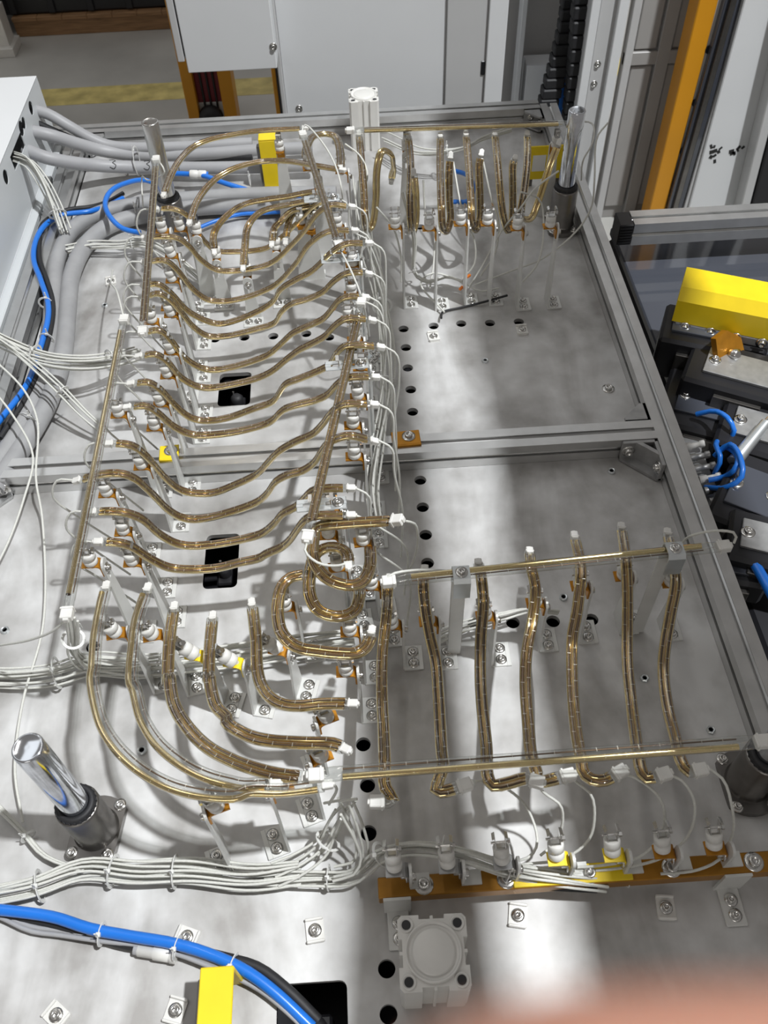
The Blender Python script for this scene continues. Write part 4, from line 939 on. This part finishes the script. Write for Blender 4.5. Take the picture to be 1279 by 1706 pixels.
# ------------------------------------------------------------------ behind the bench: cabinets, posts, pallet
def slab(parent, n, x0, x1, y0, y1, z0, z1, m, ch=0.002):
    o = parent.location
    return MB().box(((x0 + x1) / 2 - o.x, (y0 + y1) / 2 - o.y, (z0 + z1) / 2 - o.z), (x1 - x0, y1 - y0, z1 - z0), ch=ch).build(n, M[m], parent)
ZF = -0.78
def X(u, v, y): return aty(u, v, y).x
# tall white machine housing right behind the bench
yb = 2.55
t = thing('machine_housing', 'tall white machine housing with grey pilaster behind the bench', 'machine', (0.1, yb + 0.4, ZF))
xl, xr = X(468, 100, yb), X(838, 100, yb)
xm = X(742, 100, yb)
slab(t, 'front_panel', xl, xm, yb, yb + 0.8, ZF, 2.2, 'white'); slab(t, 'section', xm, X(808, 100, yb), yb - 0.01, yb + 0.8, ZF, 2.2, 'lightgrey')  # white front, then a darker upright section set slightly proud
slab(t, 'edge_panel', X(808, 100, yb), xr, yb - 0.02, yb + 0.8, ZF, 2.2, 'white'); slab(t, 'corner_strip', xl - 0.012, xl, yb - 0.012, yb + 0.8, ZF, 2.2, 'lightgrey')
p = aty(498, 181, yb); k = link('screw', BIGSCREW, t); k.location = Vector((p.x, yb, p.z)) - t.location; k.rotation_euler = (PI / 2, 0, 0)
p = aty(804, 113, yb - .01); slab(t, 'latch_slot', p.x - .006, p.x + .006, yb - 0.013, yb - 0.009, p.z - .02, p.z + .02, 'black')
# hanging operator panel box
y1 = 2.45; a = aty(314, 122, y1); b = aty(462, 115, y1)
t = thing('operator_panel', 'white operator panel box hanging left of the machine housing', 'panel box', ((a.x + b.x) / 2, y1 + 0.1, a.z))
slab(t, 'housing', a.x, b.x, y1, y1 + 0.25, a.z, 1.1, 'white'); slab(t, 'edge_gasket', a.x - 0.004, a.x, y1 + 0.01, y1 + 0.24, a.z + 0.04, 1.05, 'black')
slab(t, 'left_lip', a.x - 0.022, a.x - 0.004, y1, y1 + 0.25, a.z + 0.03, 1.1, 'lightgrey'); slab(t, 'fixing_arm', b.x, xl - 0.01, y1 + 0.05, y1 + 0.2, a.z + 0.25, a.z + 0.45, 'lightgrey')
p = aty(455, 78, y1); k = link('screw', BIGSCREW, t); k.location = Vector((p.x, y1, p.z)) - t.location; k.rotation_euler = (PI / 2, 0, 0)
# orange machine pillar pair with red inlay
yo = 3.2; c0 = at(360, 192, -0.62)
yo = c0.y + 0.25
x0, x1, x2, x3 = X(318, 195, yo), X(336, 195, yo), X(377, 195, yo), X(398, 195, yo)
t = thing('safety_column', 'orange column with dark red and white ribbed inlay behind the bench', 'column', ((x0 + x3) / 2, yo, ZF))
zw = aty(355, 168, yo).z
slab(t, 'side_post', x0, x1, yo - 0.05, yo + 0.06, ZF, 1.4, 'orange'); slab(t, 'side_post', x2, x3, yo - 0.05, yo + 0.06, ZF, 1.4, 'orange')
slab(t, 'inlay_red', x1, x2, yo - 0.01, yo + 0.04, zw, 1.4, 'red'); slab(t, 'inlay_white', x1, x2, yo - 0.01, yo + 0.04, ZF, zw, 'cream')
for k in range(1, 4):
    xx = x1 + (x2 - x1) * k / 4; slab(t, 'rib', xx - .004, xx + .004, yo - 0.02, yo - 0.008, ZF, 1.4, 'black')
p = aty(352, 196, yo - .03); MB().lathe([(0.05, 0), (0.05, 0.03), (0.03, 0.04)], 20, Vector((p.x, yo - .02, p.z)) - t.location, (0, -1, 0)).build('pivot', M['rubber'], t)
yy = 2.95; q = at(462, 185, -0.6)
t = thing('yellow_guard_post', 'thin yellow and black guard post at the floor behind the bench', 'post', (X(463, 170, yy), yy, ZF))
slab(t, 'post', X(458, 170, yy), X(465, 170, yy), yy, yy + .03, ZF, 1.0, 'orange'); slab(t, 'edge_strip', X(465, 170, yy), X(468, 170, yy), yy - .002, yy + .03, ZF, 1.0, 'black')
# pallet with black load
pl = at(30, 62, ZF); pr = at(282, 52, ZF)
t = thing('wooden_pallet', 'wooden pallet on the hall floor at the upper left', 'pallet', ((pl.x + pr.x) / 2, pl.y + 0.4, ZF))
for k in range(3): slab(t, 'stringer', pl.x, pr.x + .1, pl.y + .36 * k, pl.y + .36 * k + .09, ZF, ZF + .07, 'wood')
for k in range(7):
    xx = pl.x + (pr.x + .1 - pl.x - .12) * k / 6; slab(t, 'deck_board', xx, xx + .12, pl.y - .01, pl.y + .82, ZF + .07, ZF + .09, 'wood')
s = thing('black_crate', 'black crate standing on the wooden pallet', 'crate', ((pl.x + pr.x) / 2, pl.y + 0.4, ZF + .09))
slab(s, 'body', pl.x - .25, pr.x + .06, pl.y + .02, pl.y + .8, ZF + .09, ZF + 1.0, 'black', .01); slab(s, 'lid', pl.x - .27, pr.x + .08, pl.y, pl.y + .82, ZF + 1.0, ZF + 1.06, 'black', .01)
for k in range(5):
    xx = pl.x + (pr.x - pl.x) * k / 4; slab(s, 'rib', xx, xx + .03, pl.y + .005, pl.y + .03, ZF + .1, ZF + .99, 'rubber')
# white cabinet leg at far left of hall
q = at(15, 120, ZF); t = thing('floor_block', 'low pale block at the left picture edge on the hall floor', 'post', (q.x - .25, q.y + .3, ZF)); slab(t, 'shaft', q.x - .5, q.x - .02, q.y + .18, q.y + .28, ZF, ZF + .20, 'cream'); slab(t, 'plinth', q.x - .54, q.x + .0, q.y + .15, q.y + .30, ZF, ZF + .04, 'cream')

# ------------------------------------------------------------------ right-hand press with its door, posts and energy chain
yr = 2.75
t = thing('press_frame', 'white and grey press frame to the right behind the bench', 'machine', (0.9, yr + .3, ZF))
def up(u, v, y): return aty(u, v, y)
def vpost(n, ua, ub, v, y0, y1, m, z0=ZF, z1=2.2): return slab(t, n, X(ua, v, y0), X(ub, v, y0), y0, y1, z0, z1, m)
vpost('inner_wall', 836, 960, 90, 3.0, 3.05, 'grey'); 
slab(t, 'cross_panel', X(868, 130, 2.98), X(925, 130, 2.98), 2.9, 2.98, ZF, aty(890, 100, 2.94).z, 'white')
vpost('slim_post', 866, 874, 60, 2.9, 2.96, 'white')
vpost('corner_post', 972, 986, 100, 2.6, 2.7, 'white'); vpost('corner_web', 986, 1016, 100, 2.62, 2.9, 'lightgrey'); vpost('corner_post', 1016, 1032, 100, 2.6, 2.7, 'white')
for v in (107, 140):
    p = aty(989 + (140 - v) * .18, v, 2.62); k = link('bolt', BIGSCREW, t); k.location = Vector((p.x, 2.62, p.z)) - t.location; k.rotation_euler = (PI / 2, 0, 0)
# door of four recessed panels
d = thing('press_door', 'brown-grey panelled press door between white post and orange post', 'door', (X(1080, 200, 2.75), 2.75, ZF))
xa_, xb_ = X(1020, 200, 2.75), X(1150, 100, 2.75); zc = aty(1060, 98, 2.75).z; xm_ = X(1085, 180, 2.75)
slab(d, 'back_sheet', xa_, xb_, 2.765, 2.785, ZF, 2.2, 'grey')
for x0_, x1_ in ((xa_ + .03, xm_ - .025), (xm_ + .025, xb_ - .0)):
    for z0_, z1_ in ((ZF + .05, zc - .025), (zc + .025, 2.1)): slab(d, 'door_panel', x0_, x1_, 2.755, 2.765, z0_, z1_, 'grey', .003)
slab(d, 'rail', xa_, xb_, 2.7475, 2.765, zc - .02, zc + .02, 'grey'); slab(d, 'stile', xm_ - .02, xm_ + .02, 2.745, 2.765, ZF, 2.1, 'grey'); slab(d, 'stile', xa_, xa_ + .025, 2.745, 2.765, ZF, 2.1, 'lightgrey')
# orange post, dark linear rail, white door leaf
def leaning(name, label, cat, ua, va, ub, vb, y, w0, dep, m, parts=()):
    a = aty(ua, va, y); b = aty(ub, vb, y); ax = (b - a); ax.y = 0; L = ax.length; ax.normalize()
    o = thing(name, label, cat, a, 0); r = Matrix.Rotation(math.atan2(ax.x, ax.z), 3, 'Y')
    MB().box(r @ Vector((w0 / 2, dep / 2, L / 2 + .4 - .35)), (w0, dep, L + 1.5), r, ch=.003).build('profile', M[m], o)
    return o, r, L
o, r, L = leaning('orange_post', 'orange machine post beside the panelled door', 'post', 1082, 350, 1165, 0, 2.6, 0.055, 0.08, 'orange')
MB().box(r @ Vector((0.065, 0.03, L / 2 + .05)), (0.02, 0.05, L + 1.5), r, ch=.002).build('edge_strip', M['lightgrey'], o)
for k in range(5): MB().lathe([(0.012, 0), (0.012, 0.004)], 14, r @ Vector((0.065, 0.005, 0.05 + L * k / 4.2)), (0, -1, 0)).build('bolt_recess', M['black'], o)
o, r, L = leaning('guide_rail', 'dark linear guide rail between orange post and white door leaf', 'rail', 1112, 350, 1208, 0, 2.58, 0.05, 0.08, 'smoke')
MB().box(r @ Vector((0.02, -0.005, L / 2 + .05)), (0.016, 0.02, L + 1.5), r, ch=.002).build('ridge', M['darksteel'], o)
MB().box(r @ Vector((0.06, 0.02, L / 2 + .05)), (0.02, 0.06, L + 1.5), r, ch=.002).build('edge_strip', M['lightgrey'], o)
o, r, L = leaning('door_leaf', 'white door leaf with worn black stencil smudges at the right', 'door', 1146, 350, 1240, 0, 2.56, 0.24, 0.05, 'white')
for k in range(26):
    u0 = random.choice((1190, 1225)) ; a = aty(u0 - 6 + random.uniform(0, 30 if u0 > 1200 else 18), random.uniform(243, 270), 2.555) - o.location
    if u0 > 1200 and random.random() < .6: continue
    MB().box((a.x, -0.0005, a.z), (random.uniform(.006, .018), .001, random.uniform(.005, .014)), Matrix.Rotation(random.uniform(0, 3), 3, 'Y')).build('stencil_mark', M['ink'], o)
o, r, L = leaning('door_edge_profile', 'grey door edge profile at the right picture border', 'profile', 1245, 300, 1300, 80, 2.5, 0.03, 0.06, 'lightgrey')
MB().box(r @ Vector((0.07, 0.02, L / 2)), (0.07, 0.05, L + 1.5), r, ch=.004).build('brush_seal', M['rubber'], o)
# energy chain of links
t = thing('energy_chain', 'black energy chain hanging beside the white press post', 'cable chain', aty(915, 175, 2.7), 0)
PP = smooth_path([aty(905, 200, 2.7), aty(918, 150, 2.7), aty(935, 90, 2.72), aty(948, 30, 2.75), aty(955, -60, 2.8)], 8)
m = MB()
for k, p in enumerate(even(PP, 0.031)): MB().box(p - t.location, (0.06, 0.05, 0.030), ch=.004).build('chain_link', M['rubber'], t)
PP = smooth_path([aty(948, 215, 2.66), aty(955, 150, 2.66), aty(962, 80, 2.66), aty(972, -60, 2.68)], 6)
for k, p in enumerate(even(PP, 0.037)): MB().box(p - t.location, (0.05, 0.05, 0.036), ch=.004).build('chain_link', M['rubber'], t)
cable('blue_hose', 'blue hose behind the black energy chain', 'hose', [aty(930, 190, 2.75), aty(938, 140, 2.76), aty(950, 60, 2.8), aty(960, -40, 2.8)], 0.012, 'blue', 'blue air hoses')

# ------------------------------------------------------------------ the neighbouring machine to the right
yg = at(1140, 375, -0.02).y
t = thing('gantry_beam', 'glossy aluminium beam crossing to the right of the bench', 'beam', (1.1, yg, -0.02))
poly, p0, p1 = tslot(Vector((-0.52, 0, 0)), Vector((1.2, 0, 0)), 0.05, 0.05)
MB().sweep([p0, p0.lerp(p1, .5), p1], poly, up=(0, 0, 1), smooth=False).build('profile', M['alu'], t)
MB().box((-0.535, 0, 0), (0.03, 0.05, 0.048), ch=.002).build('end_cap', M['black'], t)
for k in range(6): MB().box((-0.535, -0.026, -0.016 + .0065 * k), (0.026, 0.003, 0.003)).build('cap_rib', M['rubber'], t)
MB().box((0.2, 0.0, -0.048), (0.06, 0.05, 0.046), ch=.002).build('foot', M['alu'], t)
t = thing('dark_machine', 'dark machine base below the beam at the right', 'machine', (1.15, 1.2, ZF))
MB().box((0, yg - 1.2 - 1.06, 0.33), (1.15, 2.36, 0.66), ch=.01).build('casting', M['dark'], t)
MB().box((0.0, yg - 1.2 - .27, 0.675), (1.14, 0.78, 0.02), ch=.003).build('glossy_cover', M['smoke'], t)
def M3(u, v, z): return at(u, v, z)
zc_ = -0.02
p = at(1242, 505, 0.05)
t = thing('yellow_cover', 'yellow sheet cover on the dark machine at the right', 'cover', p, -0.42)
m = MB(); m.prism([(-0.045, -0.035), (0.045, -0.035), (0.045, 0.01), (0.03, 0.03), (-0.03, 0.03), (-0.045, 0.01)], -0.115, 0.115, Vector((0, 1, 0)), Vector((0, 0, 1)))
m.build('hood', M['yellow'], t); MB().box((0, 0, -0.045), (0.22, 0.09, 0.02), ch=.003).build('mounting_plate', M['castalu'], t)
for k in range(5):
    q = link('bolt', BIGSCREW, t); q.location = (-0.09 + .045 * k, -0.047, -0.042); q.rotation_euler = (PI / 2, 0, 0)
MB().box((-0.02, 0.0, -0.10), (0.16, 0.10, 0.09), ch=.006).build('gripper_body', M['dark'], t); MB().lathe([(0.02, 0), (0.02, .004)], 20, (-0.05, -0.05, -0.09), (0, -1, 0)).build('round_port', M['steel'], t)
p = at(1212, 590, 0.0); t = thing('orange_lever', 'orange lever plate below the yellow cover', 'lever', p, 0.5)
m = MB(); m.prism([(-.03, -.045), (.012, -.05), (.035, -.02), (.03, .02), (.0, .045), (-.028, .04)], -0.006, 0.006, Vector((1, 0, 0)), Vector((0, 0.5, 0.86))); m.build('plate', M['amber'], t)
q = MB().lathe([(0.01, 0), (0.01, .012), (.006, .014)], 12, (0, -.008, .006), (0, -0.86, 0.5)).build('bolt', M['steel'], t)
for i, (u, v, s, rz, z) in enumerate(((1150, 575, (.12, .11, .09), -.4, -0.04), (1235, 640, (.2, .12, .06), -.5, -0.03), (1180, 690, (.17, .15, .05), -.45, -0.07), (1262, 735, (.14, .12, .06), -.5, -0.05), (1245, 840, (.1, .16, .06), -.6, -.05), (1272, 920, (.12, .1, .06), -.4, -.04), (1225, 960, (.08, .06, .05), -.3, -.06))):
    t = thing('tool_block', ['dark slide block left of the yellow cover', 'dark slotted tool block right of the orange lever', 'flat dark tool plate above the blue tubes', 'dark tool block at the right picture edge', 'dark tool block right of the blue tube loops', 'grey tool block at the right edge near the crossing lamp end', 'small dark block beside the bench rail'][i], 'machine block', at(u, v, z), rz, 'dark tool blocks of the right machine')
    MB().box((0, 0, 0), s, ch=.006).build('body', M['dark'], t); MB().box((0, 0, s[2] / 2 + .003), (s[0] * .7, s[1] * .55, .006), ch=.001).build('top_plate', M['castalu' if i in (1, 3, 5) else 'smoke'], t)
    for sx in (-1, 1):
        q = link('bolt', BIGSCREW, t); q.location = (sx * s[0] * .28, 0, s[2] / 2 + .006)
    MB().box((0, -s[1] / 2 - .004, 0), (s[0] * .4, .008, s[2] * .5), ch=.001).build('side_plate', M['darksteel'], t)
t = thing('steel_strut', 'bright slanting strut above the blue tube loops', 'strut', at(1248, 730, -.02), 0)
a = at(1222, 770, -.02) - t.location; b = at(1275, 705, .0) - t.location
MB().cyl(a, b, .012, 12, .009).build('rod', M['zinc'], t); MB().cyl(b, b + (b - a) * .12, .005, 10).build('tip', M['steel'], t)
t = thing('valve_manifold', 'row of small pneumatic fittings along the outer side of the bench rail', 'valve block', at(1180, 800, -.06), 0)
for k in range(13):
    q = at(1158 + k * 9.0, 745 + k * 18, -.05) - t.location
    MB().lathe([(.007, 0), (.007, .012), (.005, .013), (.005, .026), (.0065, .027), (.0065, .034)], 12, q + Vector((-.02, 0, 0)), (1, 0, .25)).build('fitting', M['castalu' if k % 3 else 'ceramic'], t)
MB().box((-.005, 0.0, -.015), (.03, .42, .03), ch=.002).build('body', M['castalu'], t)
for i, pts in enumerate([W((1160, 690, -.03), (1190, 685, -.01), (1215, 700, .0), (1222, 725, -.02), (1195, 735, -.04)), W((1180, 800, -.04), (1205, 795, -.03), (1225, 780, .0), (1228, 760, .0), (1205, 745, -.02), (1190, 760, -.04)),
                         W((1175, 812, -.05), (1210, 812, -.02), (1235, 795, .0), (1232, 760, .01), (1215, 740, .0), (1198, 752, -.02)), W((1190, 790, -.05), (1200, 765, -.02), (1192, 740, -.02), (1205, 730, -.04)),
                         W((1222, 895, -.03), (1240, 915, -.02), (1260, 945, -.02), (1285, 990, -.02), (1300, 1020, -.04)), W((1180, 685, -.06), (1205, 705, -.04), (1215, 735, -.05))]):
    cable('blue_tube', ['blue tube arching at the top of the tube cluster beside the rail', 'blue tube loop beside the rail, inner one', 'blue tube loop beside the rail, outer one', 'short blue tube inside the loops', 'thick blue tube descending at the right edge below the lamp end', 'blue tube partly hidden under the top arch'][i], 'tube', pts, .0045 if i != 4 else .008, 'blue', 'blue tubes of the right machine', 8)
t = thing('floor_reflector_sheet', 'pale sheet leaning under the beam at the right', 'sheet', at(1225, 440, -.10), 0)
MB().box((0, 0, 0), (.14, .20, .006), ch=.001).build('sheet', M['lightgrey'], t); MB().box((0, .1, .006), (.14, .008, .012)).build('fold', M['lightgrey'], t)

# ------------------------------------------------------------------ hand of the person taking the picture, held just under the lens
def hand():
    import itertools
    sk = bpy.data.meshes.new('hand'); V = []; E_ = []; R_ = []
    def c(x, y, d): return CPOS + CX * x + CY * y + FWD * d
    def chain(pts, root=None):
        prev = root
        for p, r in pts:
            V.append(c(*p)); R_.append(r); i = len(V) - 1
            if prev is not None: E_.append((prev, i))
            prev = i
        return prev
    # wrist and palm lie to the right of and below the lens; the index finger reaches left under it
    w0 = chain([((.175, -.150, .070), .024)]); palm = chain([((.150, -.112, .062), .028), ((.124, -.080, .052), .024)], w0)
    chain([((.092, -.040, .038), .0110), ((.056, -.0280, .0290), .0104), ((.024, -.0250, .0270), .0104), ((-.0030, -.0252, .0268), .0098)], palm)
    chain([((.098, -.070, .044), .0100), ((.066, -.062, .040), .0094), ((.044, -.066, .046), .0085), ((.034, -.072, .054), .0075)], palm)
    chain([((.104, -.090, .050), .0098), ((.074, -.086, .048), .0090), ((.054, -.090, .054), .0082), ((.046, -.096, .062), .0072)], palm)
    chain([((.116, -.110, .056), .0088), ((.090, -.108, .056), .0078), ((.072, -.112, .062), .0070), ((.066, -.117, .068), .0062)], palm)
    chain([((.128, -.100, .080), .0120), ((.100, -.098, .090), .0105), ((.078, -.104, .092), .0085)], 1)
    sk.from_pydata([tuple(v) for v in V], E_, [])
    o = bpy.data.objects.new('hand', sk); C.objects.link(o)
    md = o.modifiers.new('skin', 'SKIN'); md.use_smooth_shade = True
    for i, r in enumerate(R_): sk.skin_vertices[0].data[i].radius = (r, r)
    sk.skin_vertices[0].data[0].use_root = True
    o.modifiers.new('sub', 'SUBSURF').levels = 2; o.modifiers['sub'].render_levels = 2
    bpy.context.view_layer.update()
    me = bpy.data.meshes.new_from_object(o.evaluated_get(bpy.context.evaluated_depsgraph_get()))
    o.modifiers.clear(); o.data = me; me.materials.append(M['skin'])
    tag(o, 'fingertip of the person holding the camera, blurred at the lower right edge', 'hand')
hand()

# ------------------------------------------------------------------ unseen frame added above the bench to cast the shadow bands on the plate
t = thing('shadow_frame', 'unseen frame added to cast shadow bands, with platen and arm standing over the right half of the bench', 'machine', (1.35, -0.7, ZF))
ZU = 1.4
up_ = lambda x, y: (0.745 * x + 0.534 - 1.35, 0.745 * y + 0.0127 + 0.7)
MB().prism([up_(0.205, -0.35), up_(0.56, -0.35), up_(0.60, 2.3), up_(0.235, 2.3)], ZU - ZF, ZU - ZF + 0.04).build('blocker', M['lightgrey'], t)  # added slab, cut to the shadow edge on the right of the plate
MB().prism([up_(-0.10, -0.35), up_(0.125, -0.35), up_(0.085, 1.75), up_(0.045, 1.75), up_(0.017, 0.75)], ZU - ZF, ZU - ZF + 0.05).build('arm', M['lightgrey'], t)  # added wedge, shaped to the narrow shadow between the lit areas
MB().box((-0.07, 0.36, ZU - ZF + 0.10), (1.8, 0.12, 0.12), ch=.004).build('cross_beam', M['lightgrey'], t)
MB().box((0.75, 0.36, (ZU - ZF) / 2 + .08), (0.12, 0.12, ZU - ZF + 0.16), ch=.004).build('column', M['lightgrey'], t)
MB().box((0.75, 0.36, 0.01), (0.3, 0.3, 0.02), ch=.003).build('base_plate', M['darksteel'], t)
